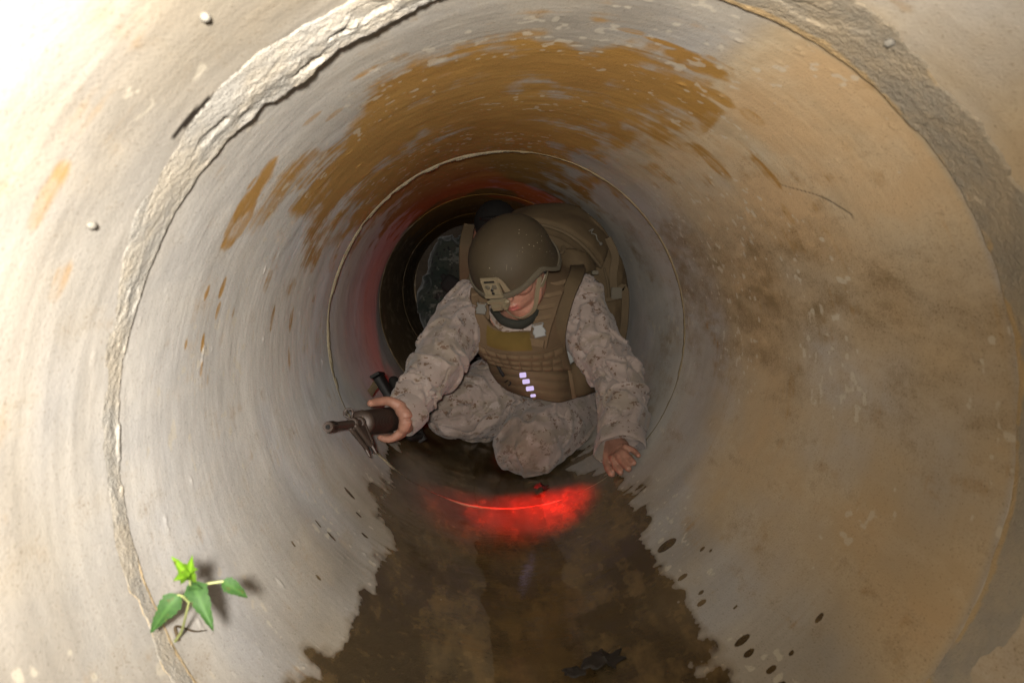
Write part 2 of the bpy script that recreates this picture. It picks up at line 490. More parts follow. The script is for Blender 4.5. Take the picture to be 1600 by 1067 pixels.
# plug added to shut sky light out of the far end, ground outside the mouth
def plug():
    t = np.linspace(0, 2*math.pi, 48, endpoint=False)
    V = [(0, YE+.22, 0)]
    for q, rr in enumerate((.16, .32, .56)):
        for a in t:
            x, z = math.sin(a)*rr, -math.cos(a)*rr
            V.append((x, YE+.22-.05*q+.03*math.sin(7*a+q)+.02*math.sin(13*a), z))
    F = [(0, 1+(i+1) % 48, 1+i) for i in range(48)]
    for q in range(2):
        for i in range(48):
            j = (i+1) % 48
            F.append((1+48*q+i, 1+48*q+j, 1+48*(q+1)+j, 1+48*(q+1)+i))
    t_ = NT('soil')
    n_ = t_.noise(14, 6, .7)
    ms = t_.bsdf(t_.mix(n_, (.05, .036, .022), (.14, .10, .065)), .95, t_.bump(n_, .9, .03))
    tag(link('end_light_block', mesh_from('end_light_block', V, F), ms), kind='structure')  # unseen cap, added to block the bright sky
    return ms
M_SOIL = plug()

def ground():
    n = 61
    g = np.linspace(-30, 30, n)
    X, Y = np.meshgrid(g, g-31.10)
    V = np.c_[X.ravel(), Y.ravel(), (-RP-.06+.12*fbm(np.c_[X.ravel()*.3, Y.ravel()*.3, X.ravel()*0], 4)*np.clip(-(Y.ravel()+1.1), 0, 1)).ravel()]
    idx = np.arange(n*n).reshape(n, n)
    F = np.stack([idx[:-1, :-1], idx[:-1, 1:], idx[1:, 1:], idx[1:, :-1]], -1).reshape(-1, 4)
    tag(link('ground', mesh_from('ground', V, F), M_SOIL), kind='structure')
ground()

def water():
    t = NT('shallow_water')
    h = t.math('ADD', t.noise((26, 60, 26), 3, .6), t.math('MULTIPLY', t.noise((90, 160, 90), 2), .25))
    nm = t.bump(h, .10, .004)
    gl = t.n('BsdfGlossy')
    gl.inputs['Roughness'].default_value = .05
    t.put(gl.inputs['Normal'], nm)
    tr = t.n('BsdfTransparent')
    t.put(tr.inputs[0], (.93, .88, .78, 1))
    lw = t.n('LayerWeight')
    lw.inputs[0].default_value = .5
    fr = t.math('ADD', .025, t.math('MULTIPLY', t.math('POWER', lw.outputs['Facing'], 5.0), .8))
    mx = t.n('MixShader')
    t.put(mx.inputs[0], fr)
    t.t.links.new(tr.outputs[0], mx.inputs[1])
    t.t.links.new(gl.outputs[0], mx.inputs[2])
    t.t.links.new(mx.outputs[0], t.out.inputs[0])
    dep = .008
    zl = -RP+dep
    ys = np.linspace(-1.0, YE-.02, 460)
    hw = math.sqrt(RP**2-(RP-dep)**2)+.006
    xs = np.linspace(-hw, hw, 15)
    X, Y = np.meshgrid(xs, ys)
    ed = fbm(np.c_[Y.ravel()*9, np.sign(X.ravel())*3.3, Y.ravel()*0], 4)*.035*np.abs(X.ravel()/hw)*np.sign(X.ravel())
    V = np.c_[X.ravel()+ed, Y.ravel(), np.full(X.size, zl)]
    n = len(xs)
    idx = np.arange(X.size).reshape(len(ys), n)
    F = np.stack([idx[:-1, :-1], idx[:-1, 1:], idx[1:, 1:], idx[1:, :-1]], -1).reshape(-1, 4)
    tag(link('water', mesh_from('water', V, F), t.mat), kind='structure')
water()

# ------------------------------------------------------------------ modelling helpers
def at(px, py, Y):
    """point at distance Y down the pipe seen at a photograph position"""
    d = FW+RT*(px-800)/FPX-UP*(py-533.5)/FPX
    return CAM+d*(Y-CAM[1])/d[1]

def mpx(q):
    """metres per photograph pixel at point q"""
    return float((np.asarray(q)-CAM) @ FW)/FPX

def wall(th, y, inset=0.0):
    t = math.radians(th)
    return np.array([math.sin(t)*(RP-inset), y, -math.cos(t)*(RP-inset)])

def unit(v):
    v = np.asarray(v, float)
    return v/max(np.linalg.norm(v), 1e-9)

def spline(P, n):
    P = np.asarray(P, float)
    if P.ndim == 1: P = P[:, None]
    k = len(P)
    u = np.linspace(0, k-1, n)
    i = np.clip(np.floor(u).astype(int), 0, k-2)
    t = (u-i)[:, None]
    g = lambda j: P[np.clip(j, 0, k-1)]
    p0, p1, p2, p3 = g(i-1), g(i), g(i+1), g(i+2)
    p0 = np.where((i == 0)[:, None], 2*p1-p2, p0)
    p3 = np.where((i == k-2)[:, None], 2*p2-p1, p3)
    return .5*((2*p1)+(-p0+p2)*t+(2*p0-5*p1+4*p2-p3)*t*t+(-p0+3*p1-3*p2+p3)*t**3)

def tube(P, R, flat=1.0, up=(0, 0, 1), seg=18, n=None, caps=True, power=2.0):
    """closed swept tube through P with radii R; flat scales the axis along up"""
    P = np.asarray(P, float)
    R = np.asarray(R, float)*np.ones(len(P))
    n = n or 6*(len(P)-1)+1
    C = spline(P, n); r = np.maximum(spline(R, n)[:, 0], 1e-4)
    fl = spline(np.asarray(flat, float)*np.ones(len(P)), n)[:, 0]
    T = np.gradient(C, axis=0)
    T /= np.linalg.norm(T, axis=1)[:, None]
    if caps:
        k = 5
        a = np.linspace(0, math.pi/2, k+1)[1:]
        pre = [(C[0]-T[0]*r[0]*math.sin(q)*min(1, fl[0]), max(r[0]*math.cos(q), 1e-4), T[0], fl[0]) for q in a[::-1]]
        post = [(C[-1]+T[-1]*r[-1]*math.sin(q)*min(1, fl[-1]), max(r[-1]*math.cos(q), 1e-4), T[-1], fl[-1]) for q in a]
        C = np.array([q[0] for q in pre]+list(C)+[q[0] for q in post])
        r = np.array([q[1] for q in pre]+list(r)+[q[1] for q in post])
        T = np.array([q[2] for q in pre]+list(T)+[q[2] for q in post])
        fl = np.array([q[3] for q in pre]+list(fl)+[q[3] for q in post])
    a = np.linspace(0, 2*math.pi, seg, endpoint=False)
    ca, sa = np.cos(a), np.sin(a)
    ca = np.sign(ca)*np.abs(ca)**(2/power); sa = np.sign(sa)*np.abs(sa)**(2/power)
    V = []
    u = np.asarray(up, float)
    for c, rr, t, f in zip(C, r, T, fl):
        e2 = u-t*(u @ t)
        if np.linalg.norm(e2) < .05:
            q = np.array([1., 0, 0]) if abs(t[0]) < .8 else np.array([0, 1., 0])
            e2 = q-t*(q @ t)
        e2 = unit(e2); e1 = np.cross(e2, t)
        V.append(c+rr*(ca[:, None]*e1+f*sa[:, None]*e2))
    m_ = len(V)
    V = np.concatenate(V)
    F = []
    for i in range(m_-1):
        for j in range(seg):
            k = (j+1) % seg
            F.append((i*seg+j, (i+1)*seg+j, (i+1)*seg+k, i*seg+k))
    F.append(tuple(range(seg)))
    F.append(tuple((m_-1)*seg+j for j in range(seg-1, -1, -1)))
    return V, F

def ball(c, r, axes=None, nu=20, nv=12, power=2.0):
    """ellipsoid; r = 3 radii along axes (rows); power > 2 gives a rounded box"""
    r = np.asarray(r, float)*np.ones(3)
    A = np.eye(3) if axes is None else np.asarray(axes, float)
    V = [(0, 0, -1)]
    for i in range(1, nv):
        p = -math.pi/2+math.pi*i/nv
        for j in range(nu):
            a = 2*math.pi*j/nu
            V.append((math.cos(p)*math.cos(a), math.cos(p)*math.sin(a), math.sin(p)))
    V.append((0, 0, 1))
    V = np.array(V)
    if power != 2:
        V = V/((np.abs(V)**power).sum(1)**(1/power))[:, None]
    V = (V*r) @ A+np.asarray(c)
    F = [(0, 1+(j+1) % nu, 1+j) for j in range(nu)]
    for i in range(nv-2):
        for j in range(nu):
            k = (j+1) % nu
            F.append((1+i*nu+j, 1+i*nu+k, 1+(i+1)*nu+k, 1+(i+1)*nu+j))
    L = len(V)-1
    F += [(L, 1+(nv-2)*nu+j, 1+(nv-2)*nu+(j+1) % nu) for j in range(nu)]
    return V, F

def box(c, size, axes=None):
    s = np.asarray(size, float)/2
    A = np.eye(3) if axes is None else np.asarray(axes, float)
    V = np.array([(x, y, z) for x in (-1, 1) for y in (-1, 1) for z in (-1, 1)], float)*s
    return V @ A+np.asarray(c), [(0, 1, 3, 2), (4, 6, 7, 5), (0, 4, 5, 1), (2, 3, 7, 6), (0, 2, 6, 4), (1, 5, 7, 3)]

def joinp(parts):
    V, F, o = [], [], 0
    for v, f in parts:
        V.append(np.asarray(v)); F += [tuple(i+o for i in q) for q in f]; o += len(v)
    return np.concatenate(V), F

def part(name, parts, mat, parent=None, smooth=True, bevel=0.0):
    if isinstance(parts, tuple): parts = [parts]
    V, F = joinp(parts)
    me = mesh_from(name, V, F, smooth)
    if bevel or smooth:
        bm = bmesh.new(); bm.from_mesh(me)
        bmesh.ops.recalc_face_normals(bm, faces=bm.faces)
        if bevel:
            es = [e for e in bm.edges if len(e.link_faces) == 2 and e.calc_face_angle(0) > .6]
            bmesh.ops.bevel(bm, geom=es, offset=bevel, segments=2, affect='EDGES', clamp_overlap=True)
        for e in bm.edges:
            if len(e.link_faces) == 2 and e.calc_face_angle(0) > .75: e.smooth = False
        for f in bm.faces: f.smooth = True
        bm.to_mesh(me); bm.free()
    return link(name, me, mat, parent)

def fused(parts, voxel, smooth=4, fac=.5):
    """union of overlapping solids as one continuous surface -> verts, faces, normals"""
    V, F = joinp(parts)
    me = mesh_from('tmp', V, F)
    bm = bmesh.new(); bm.from_mesh(me); bmesh.ops.recalc_face_normals(bm, faces=bm.faces); bm.to_mesh(me); bm.free()
    o = link('tmp', me)
    r = o.modifiers.new('r', 'REMESH'); r.mode = 'VOXEL'; r.voxel_size = voxel
    if smooth:
        s = o.modifiers.new('s', 'SMOOTH'); s.factor = fac; s.iterations = smooth
    dg = bpy.context.evaluated_depsgraph_get()
    ev = bpy.data.meshes.new_from_object(o.evaluated_get(dg))
    bpy.data.objects.remove(o); bpy.data.meshes.remove(me)
    ev.materials.clear()
    return ev

def verts(me):
    a = np.empty(len(me.vertices)*3); me.vertices.foreach_get('co', a); return a.reshape(-1, 3)
def norms(me):
    a = np.empty(len(me.vertices)*3); me.vertex_normals.foreach_get('vector', a); return a.reshape(-1, 3)
def setv(me, V):
    me.vertices.foreach_set('co', np.ascontiguousarray(V).ravel()); me.update()

def keep_inside(V, inset=.004):
    r = np.hypot(V[:, 0], V[:, 2]); lim = RP-inset
    s = np.where(r > lim, lim/np.maximum(r, 1e-6), 1.0)
    V = V.copy(); V[:, 0] *= s; V[:, 2] *= s
    return V

def bones(V, segs):
    """nearest bone segment: returns along (m), angle, index"""
    best = np.full(len(V), 1e9); al = np.zeros(len(V)); an = np.zeros(len(V)); ix = np.zeros(len(V), int)
    for k, (a, b) in enumerate(segs):
        a = np.asarray(a); b = np.asarray(b); d = b-a; L = np.linalg.norm(d); d = d/L
        s = np.clip((V-a) @ d, 0, L)
        q = V-(a+s[:, None]*d); dist = np.linalg.norm(q, axis=1)
        e1 = unit(np.cross(d, (0.3, .2, 1))); e2 = np.cross(d, e1)
        ph = np.arctan2(q @ e2, q @ e1)
        m_ = dist < best
        best[m_] = dist[m_]; al[m_] = s[m_]+k*.7; an[m_] = ph[m_]; ix[m_] = k
    return al, an, ix

def cloth(me, segs, amp=.006, freq=26.0, big=.010, pinch=()):
    """baggy cloth: folds wrapping round the limbs, pulled creases and fine crumple"""
    V = verts(me); N = norms(me)
    al, an, ix = bones(V, segs)
    sw = fbm(V*7+3, 3)
    w3 = np.c_[sw, fbm(V*8+31, 2), fbm(V*8+57, 2)]
    x1 = np.c_[np.cos(an)*.7, np.sin(an)*.7, al*freq*.36]+w3*.9
    x2 = np.c_[np.cos(an)*1.1+al*3, np.sin(an)*1.1, al*freq*.6]+w3*.8+9
    n1 = fbm(x1, 2); n2 = fbm(x2, 2); n3 = fbm(V*19+w3*1.5+4, 3)
    ridge = np.exp(-(n1/.16)**2)                     # rounded fold tops
    crease = np.exp(-((n2-.05)/.055)**2)             # sharp pulled creases
    small = np.abs(n3)
    d = big*fbm(V*5+11, 3)+amp*(1.1*ridge-1.35*crease*sst(-.35, .15, sw)-.22*small)+.0008*fbm(V*60, 2)-.003
    for c, rr, k in pinch:
        d -= k*np.exp(-((V-np.asarray(c))**2).sum(1)/rr**2)
    V = V+N*d[:, None]
    setv(me, keep_inside(V))

def ribbon(P, wid, thick, nref, n=None, wave=0.0):
    """flat strap: centre line P, width, thickness, facing nref (vector or per-point list)"""
    P = np.asarray(P, float); n = n or 6*(len(P)-1)+1
    C = spline(P, n); W_ = spline(np.asarray(wid, float)*np.ones(len(P)), n)[:, 0]
    nr = np.asarray(nref, float)
    Nn = spline(nr, n) if nr.ndim == 2 else np.repeat(nr[None], n, 0)
    T = np.gradient(C, axis=0); T /= np.linalg.norm(T, axis=1)[:, None]
    V = []
    for i in range(n):
        nn = unit(Nn[i]-T[i]*(Nn[i] @ T[i])); b = np.cross(T[i], nn)
        h = wave*math.sin(i*1.7)
        for sx, sn in ((-1, 0), (-.9, 1), (.9, 1), (1, 0), (.9, -1), (-.9, -1)):
            V.append(C[i]+b*sx*W_[i]/2+nn*(sn*thick/2+h))
    F = []
    for i in range(n-1):
        for j in range(6):
            k = (j+1) % 6
            F.append((i*6+j, i*6+k, (i+1)*6+k, (i+1)*6+j))
    F.append(tuple(range(5, -1, -1))); F.append(tuple((n-1)*6+j for j in range(6)))
    return np.array(V), F

class Patch:
    """smooth sheet through a grid of control points"""
    def __init__(s, G):
        s.G = np.asarray(G, float)
    def grid(s, us, vs_):
        r, c, _ = s.G.shape
        nu, nv = 81, 81
        rows = np.stack([spline(s.G[i], nu) for i in range(r)])
        full = np.stack([spline(rows[:, j], nv) for j in range(nu)], 1)
        def samp(A, u, v):
            x = np.clip(u, 0, 1)*(nu-1); y = np.clip(v, 0, 1)*(nv-1)
            i = np.minimum(y.astype(int), nv-2); j = np.minimum(x.astype(int), nu-2)
            fy = (y-i)[..., None]; fx = (x-j)[..., None]
            return (A[i, j]*(1-fx)+A[i, j+1]*fx)*(1-fy)+(A[i+1, j]*(1-fx)+A[i+1, j+1]*fx)*fy
        U, Vv = np.meshgrid(us, vs_)
        Pp = samp(full, U, Vv)
        du = samp(full, U+.01, Vv)-samp(full, U-.01, Vv)
        dv = samp(full, U, Vv+.01)-samp(full, U, Vv-.01)
        Nn = np.cross(dv, du)
        Nn /= np.maximum(np.linalg.norm(Nn, axis=2), 1e-9)[..., None]
        toC = CAM-Pp
        Nn = np.where(((Nn*toC).sum(2) < 0)[..., None], -Nn, Nn)
        return Pp, Nn
    def slab(s, u0, u1, v0, v1, lift, thick, nu=14, nv=10, edge=.35, disp=None):
        us = np.linspace(u0, u1, nu); vs_ = np.linspace(v0, v1, nv)
        Pp, Nn = s.grid(us, vs_)
        A, B = np.meshgrid(np.linspace(0, 1, nu), np.linspace(0, 1, nv))
        ed = np.minimum(np.minimum(A, 1-A)*nu, np.minimum(B, 1-B)*nv)
        t = thick*(1-edge*np.exp(-ed*1.2))
        if disp is not None: t = t+disp(Pp.reshape(-1, 3)).reshape(t.shape)
        f = Pp+Nn*(lift+t)[..., None]
        b = Pp+Nn*lift
        V = np.concatenate([f.reshape(-1, 3), b.reshape(-1, 3)])
        n0 = nu*nv
        idx = np.arange(n0).reshape(nv, nu)
        F = []
        for i in range(nv-1):
            for j in range(nu-1):
                F.append((idx[i, j], idx[i, j+1], idx[i+1, j+1], idx[i+1, j]))
                F.append((n0+idx[i, j], n0+idx[i+1, j], n0+idx[i+1, j+1], n0+idx[i, j+1]))
        rim = list(idx[0])+list(idx[1:, -1])+list(idx[-1, ::-1][1:])+list(idx[::-1, 0][1:-1])
        for k in range(len(rim)):
            a, b_ = rim[k], rim[(k+1) % len(rim)]
            F.append((a, n0+a, n0+b_, b_))
        return V, F

# ------------------------------------------------------------------ cloth, gear and skin materials
def camo(name, base, mid, dark, light, size=250.0, scale=9.0):
    t = NT(name)
    sn = t.n('VectorMath', operation='SNAP')
    t.put(sn.inputs[0], t.co()); sn.inputs[1].default_value = (1/size,)*3
    q = sn.outputs[0]
    n1 = t.noise((scale*1.2, scale*2, scale*2.2), 4, .72, q)
    mv = t.n('VectorMath', operation='ADD'); t.put(mv.inputs[0], q); mv.inputs[1].default_value = (3.1, 7.7, 1.3)
    n2 = t.noise((scale*.8, scale, scale*1.4), 4, .7, mv.outputs[0])
    mv2 = t.n('VectorMath', operation='ADD'); t.put(mv2.inputs[0], q); mv2.inputs[1].default_value = (-5.1, 2.7, 9.3)
    n3 = t.noise((scale*2.4, scale*2.6, scale*3.8), 3, .85, mv2.outputs[0])
    c = t.mix(t.step(n2, .52, .535), base, mid)
    c = t.mix(t.step(n1, .585, .59), c, light)
    c = t.mix(t.step(n3, .588, .598), c, dark)
    wear = t.noise(30, 4, .6)
    c = t.mix(t.math('MULTIPLY', t.step(wear, .5, .75), .3), c, base)
    sm = t.step(t.noise(11, 4, .6), .40, .62)
    c = t.mix(t.math('MULTIPLY', sm, t.math('MULTIPLY', t.attr('soil'), .75)), c, (.115, .085, .062))
    h = t.math('ADD', t.noise(900, 1), t.math('MULTIPLY', t.noise(70, 3), 1.2))
    return t.bsdf(c, .92, t.bump(h, .35, .0012), .2, Sheen_Weight=.15)

def fabric(name, col, var=.25, rough=.85, weave=900, bump=.35):
    t = NT(name)
    n = t.noise(24, 4, .6)
    a = tuple(v*(1-var) for v in col); b = tuple(min(1, v*(1+var)) for v in col)
    c = t.mix(n, a, b)
    h = t.math('ADD', t.noise(weave, 1), t.math('MULTIPLY', t.noise(60, 3), .8))
    return t.bsdf(c, rough, t.bump(h, bump, .0012), .25)

def hard(name, col, rough=.5, metal=0, var=.12, bump=.08, nscale=60, spec=.5):
    t = NT(name)
    n = t.noise(nscale, 4, .6)
    a = tuple(v*(1-var) for v in col); b = tuple(min(1, v*(1+var)) for v in col)
    return t.bsdf(t.mix(n, a, b), rough, t.bump(t.noise(nscale*6, 2), bump, .001), spec, metal)

def skin_material():
    t = NT('skin')
    n = t.noise(40, 4, .6)
    c = t.mix(n, (.245, .115, .076), (.33, .165, .112))
    c = t.mix(t.attr('lips'), c, (.36, .095, .085))
    c = t.mix(t.math('MULTIPLY', t.attr('grime'), t.step(t.noise(50, 4), .35, .65)), c, (.20, .10, .065))
    c = t.mix(t.math('MULTIPLY', t.step(t.noise(130, 3, .7), .52, .7), .45), c, (.17, .075, .05))
    b = t.bsdf(c, .55, t.bump(t.math('ADD', t.noise(260, 3), t.noise((90, 300, 90), 2)), .5, .0012), .35, Subsurface_Weight=.08)
    return b

def helmet_material():
    t = NT('helmet_paint')
    n = t.noise(16, 4, .6)
    c = t.mix(n, (.036, .0245, .0118), (.047, .0325, .0160))
    sp = t.step(t.voro(95), .16, .10)
    mk = t.math('MULTIPLY', sp, t.step(t.noise(9, 2), .52, .60))
    c = t.mix(t.math('MULTIPLY', mk, .8), c, (.36, .31, .22))
    scr = t.step(t.noise((130, 20, 20), 2, .6), .70, .76)
    c = t.mix(t.math('MULTIPLY', scr, .25), c, (.27, .22, .15))
    return t.bsdf(c, .72, t.bump(t.noise(900, 1), .35, .0007), .35)

M_CAMO = camo('desert_camouflage', (.226, .177, .150), (.186, .148, .116), (.098, .058, .037), (.255, .206, .180), 290, 10)
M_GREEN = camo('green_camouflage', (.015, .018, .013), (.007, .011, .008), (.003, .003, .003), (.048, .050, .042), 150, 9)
M_VEST = fabric('vest_cordura', (.095, .060, .032), .22)
M_VEST2 = fabric('vest_webbing', (.110, .071, .038), .20, weave=1400)
M_PATCH = fabric('hook_patch', (.095, .060, .014), .25, .95)
M_PACK = fabric('pack_cordura', (.072, .048, .024), .25)
M_STRAP = fabric('strap_webbing', (.078, .054, .029), .2)
M_SHIRT = fabric('shirt_jersey', (.24, .235, .22), .12, .9)
M_TEE = fabric('undershirt', (.020, .020, .015), .2)
M_SKIN = skin_material()
M_HELM = helmet_material()
M_RIM = hard('helmet_rim', (.072, .058, .036), .75)
M_MOUNT = hard('tan_bracket', (.165, .130, .078), .55)
M_DARK = hard('black_polymer', (.011, .010, .009), .6, bump=.2, spec=.15)
M_GUN = hard('gun_metal', (.045, .034, .030), .38, .6, .3)
M_WORN = hard('worn_steel', (.045, .029, .021), .52, .30, .4)
M_BUCK = hard('buckle_grey', (.075, .066, .050), .65)
M_LASH = hard('eye_lash', (.02, .013, .01), .8)
M_HAIR = fabric('dark_hair', (.008, .007, .006), .3, .9)
M_EYE = hard('eye_white', (.6, .57, .53), .2)
t_ = NT('strip_light')
em = t_.n('Emission'); em.inputs[0].default_value = (.72, .58, .92, 1); em.inputs[1].default_value = .95
t_.t.links.new(em.outputs[0], t_.out.inputs[0]); M_LED = t_.mat

# ------------------------------------------------------------------ the person in tan camouflage
def pxr(p, r): return r*mpx(p)

# joints
PEL, ABD, CHE, NECK = at(842, 618, 2.66), at(830, 575, 2.55), at(815, 512, 2.42), at(812, 470, 2.30)
LA = [at(737, 476, 2.37), at(716, 512, 2.31), at(688, 562, 2.21), at(659, 606, 2.11), at(632, 645, 2.035)]
RA = [at(905, 470, 2.38), at(926, 528, 2.31), at(962, 585, 2.20), at(972, 636, 2.11), at(972, 682, 2.035)]
LK, RK = at(716, 641, 2.56), at(826, 690, 2.33)
LHIP, RHIP = at(800, 606, 2.66), at(885, 640, 2.63)
LFOOT, RFOOT = at(770, 664, 2.95), at(850, 660, 2.80)

def chain(pts, rpx, flat=1.0, up=(0, 0, 1), k=1.0, **kw):
    return tube(pts, [pxr(p, r)*k for p, r in zip(pts, rpx)], flat, up, **kw)

# rifle axis (needed by the hand)
RM, RB = at(512, 667, 1.58), at(668, 648, 2.50)
RA_ = unit(RB-RM)                                 # muzzle -> butt
v_ = unit(RM+RA_*.45-CAM)
E_RT = unit(np.cross(v_, UP)*1.0); E_RT = unit(E_RT-RA_*(E_RT @ RA_))
E_UP = np.cross(E_RT, RA_)
if E_UP @ UP < 0: E_UP = -E_UP

# head frame: S her left, F facing, U crown
HF = unit((-.34, -.63, -.70)); HU = np.array((-.42, -.57, .71)); HU = unit(HU-HF*(HU @ HF)); HS = np.cross(HU, HF)
HC = at(799, 409, 2.15)
HA = np.array([HS, HF, HU])
def hd(s, f, u):
    if u < 0: u *= 1.14
    return HC+HS*s+HF*(f+.004)+HU*u

def finger(pts, r): return tube(pts, r, seg=12, n=5*(len(pts)-1)+1)

def left_palm():
    """her left hand flat on the pipe wall at right, fingers toward the viewer"""
    out = []
    n = unit((-.74, 0, .67)); tg = np.array((.67, 0, .74))     # wall normal, along the wall upward
    base = wall(42.5, 1.945, .011)
    tips = [(-.030, .008), (-.008, -.010), (.012, -.004), (.034, .012)]   # index..little: along wall, depth
    kn = []
    for k, (s, dy) in enumerate(tips):
        tip = wall(42.5+math.degrees(s/RP), 1.945+dy, .011)
        nn = unit((-tip[0], 0, -tip[2]))
        r = (.0095, .0098, .0093, .0082)[k]
        ks = s*.62
        kb = wall(42.5+math.degrees(ks/RP), 2.015+.004*abs(k-1), .034)
        out.append(finger([tip, tip+np.array((0, .024, 0))+nn*.010, tip*.35+kb*.65+nn*.011, kb, kb+np.array((0, .03, 0))+nn*.004], [r*.88, r, r*1.06, r*1.2, r*1.3]))
        kn.append(kb)
    wr = np.mean(kn, 0)+np.array((0, .085, 0))+n*.012
    mid = np.mean(kn, 0)
    out.append(tube([mid-np.array((0, .004, 0)), mid*.5+wr*.5+n*.004, wr], [.036, .037, .029], [.46, .52, .72], n, seg=18))
    tb = wall(42.5-math.degrees(.050/RP), 1.985, .012)
    out.append(finger([tb, tb+np.array((.004, .028, .004))+n*.012, mid*.45+wr*.55-tg*.022+n*.004, wr], [.0105, .0115, .016, .018]))
    return out, wr
LP, LWR = left_palm()

def grip_hand():
    """her right hand closed round the rifle handguard"""
    out = []
    H = RM+RA_*.425
    a = RA_; R_, U_ = E_RT, E_UP
    # four fingers under the handguard, stacked along the barrel
    for k, (l, r) in enumerate(((1.0, .0088), (1.06, .0090), (1.0, .0086), (.9, .0078))):
        o = H+a*(.002+.0205*k)
        out.append(finger([o+R_*.052+U_*.012, o+R_*.050-U_*.020, o+R_*.026-U_*.043, o+R_*.006-U_*.048, o-R_*.010*l-U_*.044], [r*1.5, r*1.35, r*1.2, r*1.08, r*.92]))
    out.append(tube([H+R_*.054-U_*.004-a*.004, H+R_*.056+a*.035, H+R_*.060+U_*.010+a*.075], [.030, .034, .028], [.42, .5, .7], R_, seg=18))
    out.append(finger([H+R_*.050+U_*.002+a*.03, H+R_*.046+U_*.028+a*.004, H+R_*.018+U_*.047-a*.012, H-R_*.006+U_*.046-a*.036, H-R_*.018+U_*.043-a*.058], [.021, .0170, .0128, .0115, .0094]))
    out.append(tube([H+R_*.046+U_*.024-a*.004, H+R_*.058+U_*.006-a*.006, H+R_*.052-U_*.018-a*.002], [.017, .018, .016], seg=14, n=9))
    wr = H+R_*.060+U_*.014+a*.095
    out.append(tube([H+R_*.058+U_*.008+a*.05, wr], [.027, .026], seg=16, n=4))
    return out, wr
GH, GWR = grip_hand()

def head_parts():
    p = [ball(hd(0, -.008, .015), (.073, .092, .098), HA),
         ball(hd(0, .030, -.055), (.060, .060, .062), HA),
         ball(hd(0, .058, -.098), (.030, .026, .022), HA),
         tube([hd(.050, .0, -.06), hd(.044, .035, -.088), hd(0, .066, -.108), hd(-.044, .035, -.088), hd(-.050, 0, -.06)], [.018, .018, .018, .018, .018], seg=12),
         tube([hd(0, .084, .015), hd(0, .098, -.012), hd(0, .108, -.032)], [.009, .011, .014], seg=12),
         ball(hd(.011, .094, -.036), .010), ball(hd(-.011, .094, -.036), .010),
         ball(hd(.040, .055, -.026), (.030, .030, .028), HA), ball(hd(-.040, .055, -.026), (.030, .030, .028), HA),
         tube([hd(.052, .066, .030), hd(.02, .086, .034), hd(-.02, .086, .034), hd(-.052, .066, .030)], .010, seg=10),
         tube([hd(.024, .076, -.066), hd(.009, .0905, -.0625), hd(-.009, .0905, -.0625), hd(-.024, .076, -.066)], [.004, .0062, .0062, .004], seg=10),
         tube([hd(.022, .075, -.071), hd(0, .089, -.0755), hd(-.022, .075, -.071)], [.004, .0075, .004], seg=10),
         ball(hd(0, .072, -.066), (.034, .020, .030), HA),
         ball(hd(.078, -.012, -.012), (.010, .018, .030), HA), ball(hd(-.078, -.012, -.012), (.010, .018, .030), HA),
         tube([hd(0, -.022, -.03), hd(0, -.030, -.09), NECK*.5+hd(0, -.03, -.11)*.5, NECK, CHE], [.056, .052, .052, .062, .08])]
    return p

def body():
    q = head_parts()+LP+GH
    arm = lambda A, w: tube(A[:-1]+[w], [.055, .042, .040, .034, .026])
    q += [tube([CHE, ABD, PEL], [.11, .105, .11], .7, (0, -1, .3)), arm(LA, GWR), arm(RA, LWR),
          tube([LA[0], CHE*.7+NECK*.3, RA[0]], [.055, .085, .055])]
    for h, k, f in ((LHIP, LK, LFOOT), (RHIP, RK, RFOOT)):
        q += [tube([PEL, h, k], [.09, .082, .052]), tube([k, (k+f)/2+np.array((0, 0, .0)), f], [.046, .05, .035])]
    me = fused(q, .0030, 3, .4)
    V = keep_inside(verts(me), .001)
    setv(me, V)
    L = (V-HC) @ HA.T
    lip = np.exp(-((L[:, 0]/.021)**4))*np.exp(-(((L[:, 2]+.0787)/.0095)**4))*sst(.078, .086, L[:, 1])
    attr(me, 'lips', np.clip(lip, 0, 1)*.85)
    attr(me, 'grime', np.clip(sst(.25, .2, np.linalg.norm(V-LWR, axis=1))*.9+sst(.2, .15, np.linalg.norm(V-GWR, axis=1))*.35, 0, 1))
    me.polygons.foreach_set('use_smooth', np.ones(len(me.polygons), bool))
    o = link('person', me, M_SKIN)
    return o
PERSON = body()
tag(PERSON, 'person in tan desert camouflage kneeling in the pipe, head bowed, gripping a rifle', 'person')
for s in (-1, 1):
    e = part('eye', ball(hd(s*.031, .068, .010), .0125), M_EYE, PERSON)
    part('eyelid', tube([hd(s*.046, .064, .010), hd(s*.031, .083, .004), hd(s*.016, .070, .010)], [.003, .005, .003], seg=8), M_SKIN, PERSON)

def garment(name, parts, voxel, segs, soil=None, parent=PERSON, mat=None, extra=None, **kw):
    me = fused(parts, voxel, 4, .5)
    cloth(me, segs, **kw)
    if extra: setv(me, keep_inside(extra(verts(me))))
    V = verts(me)
    attr(me, 'soil', soil(V) if soil else np.zeros(len(V)))
    me.polygons.foreach_set('use_smooth', np.ones(len(me.polygons), bool))
    return link(name, me, mat or M_CAMO, parent)

crump0 = lambda a, f: (lambda q: a*fbm(q*f, 3))
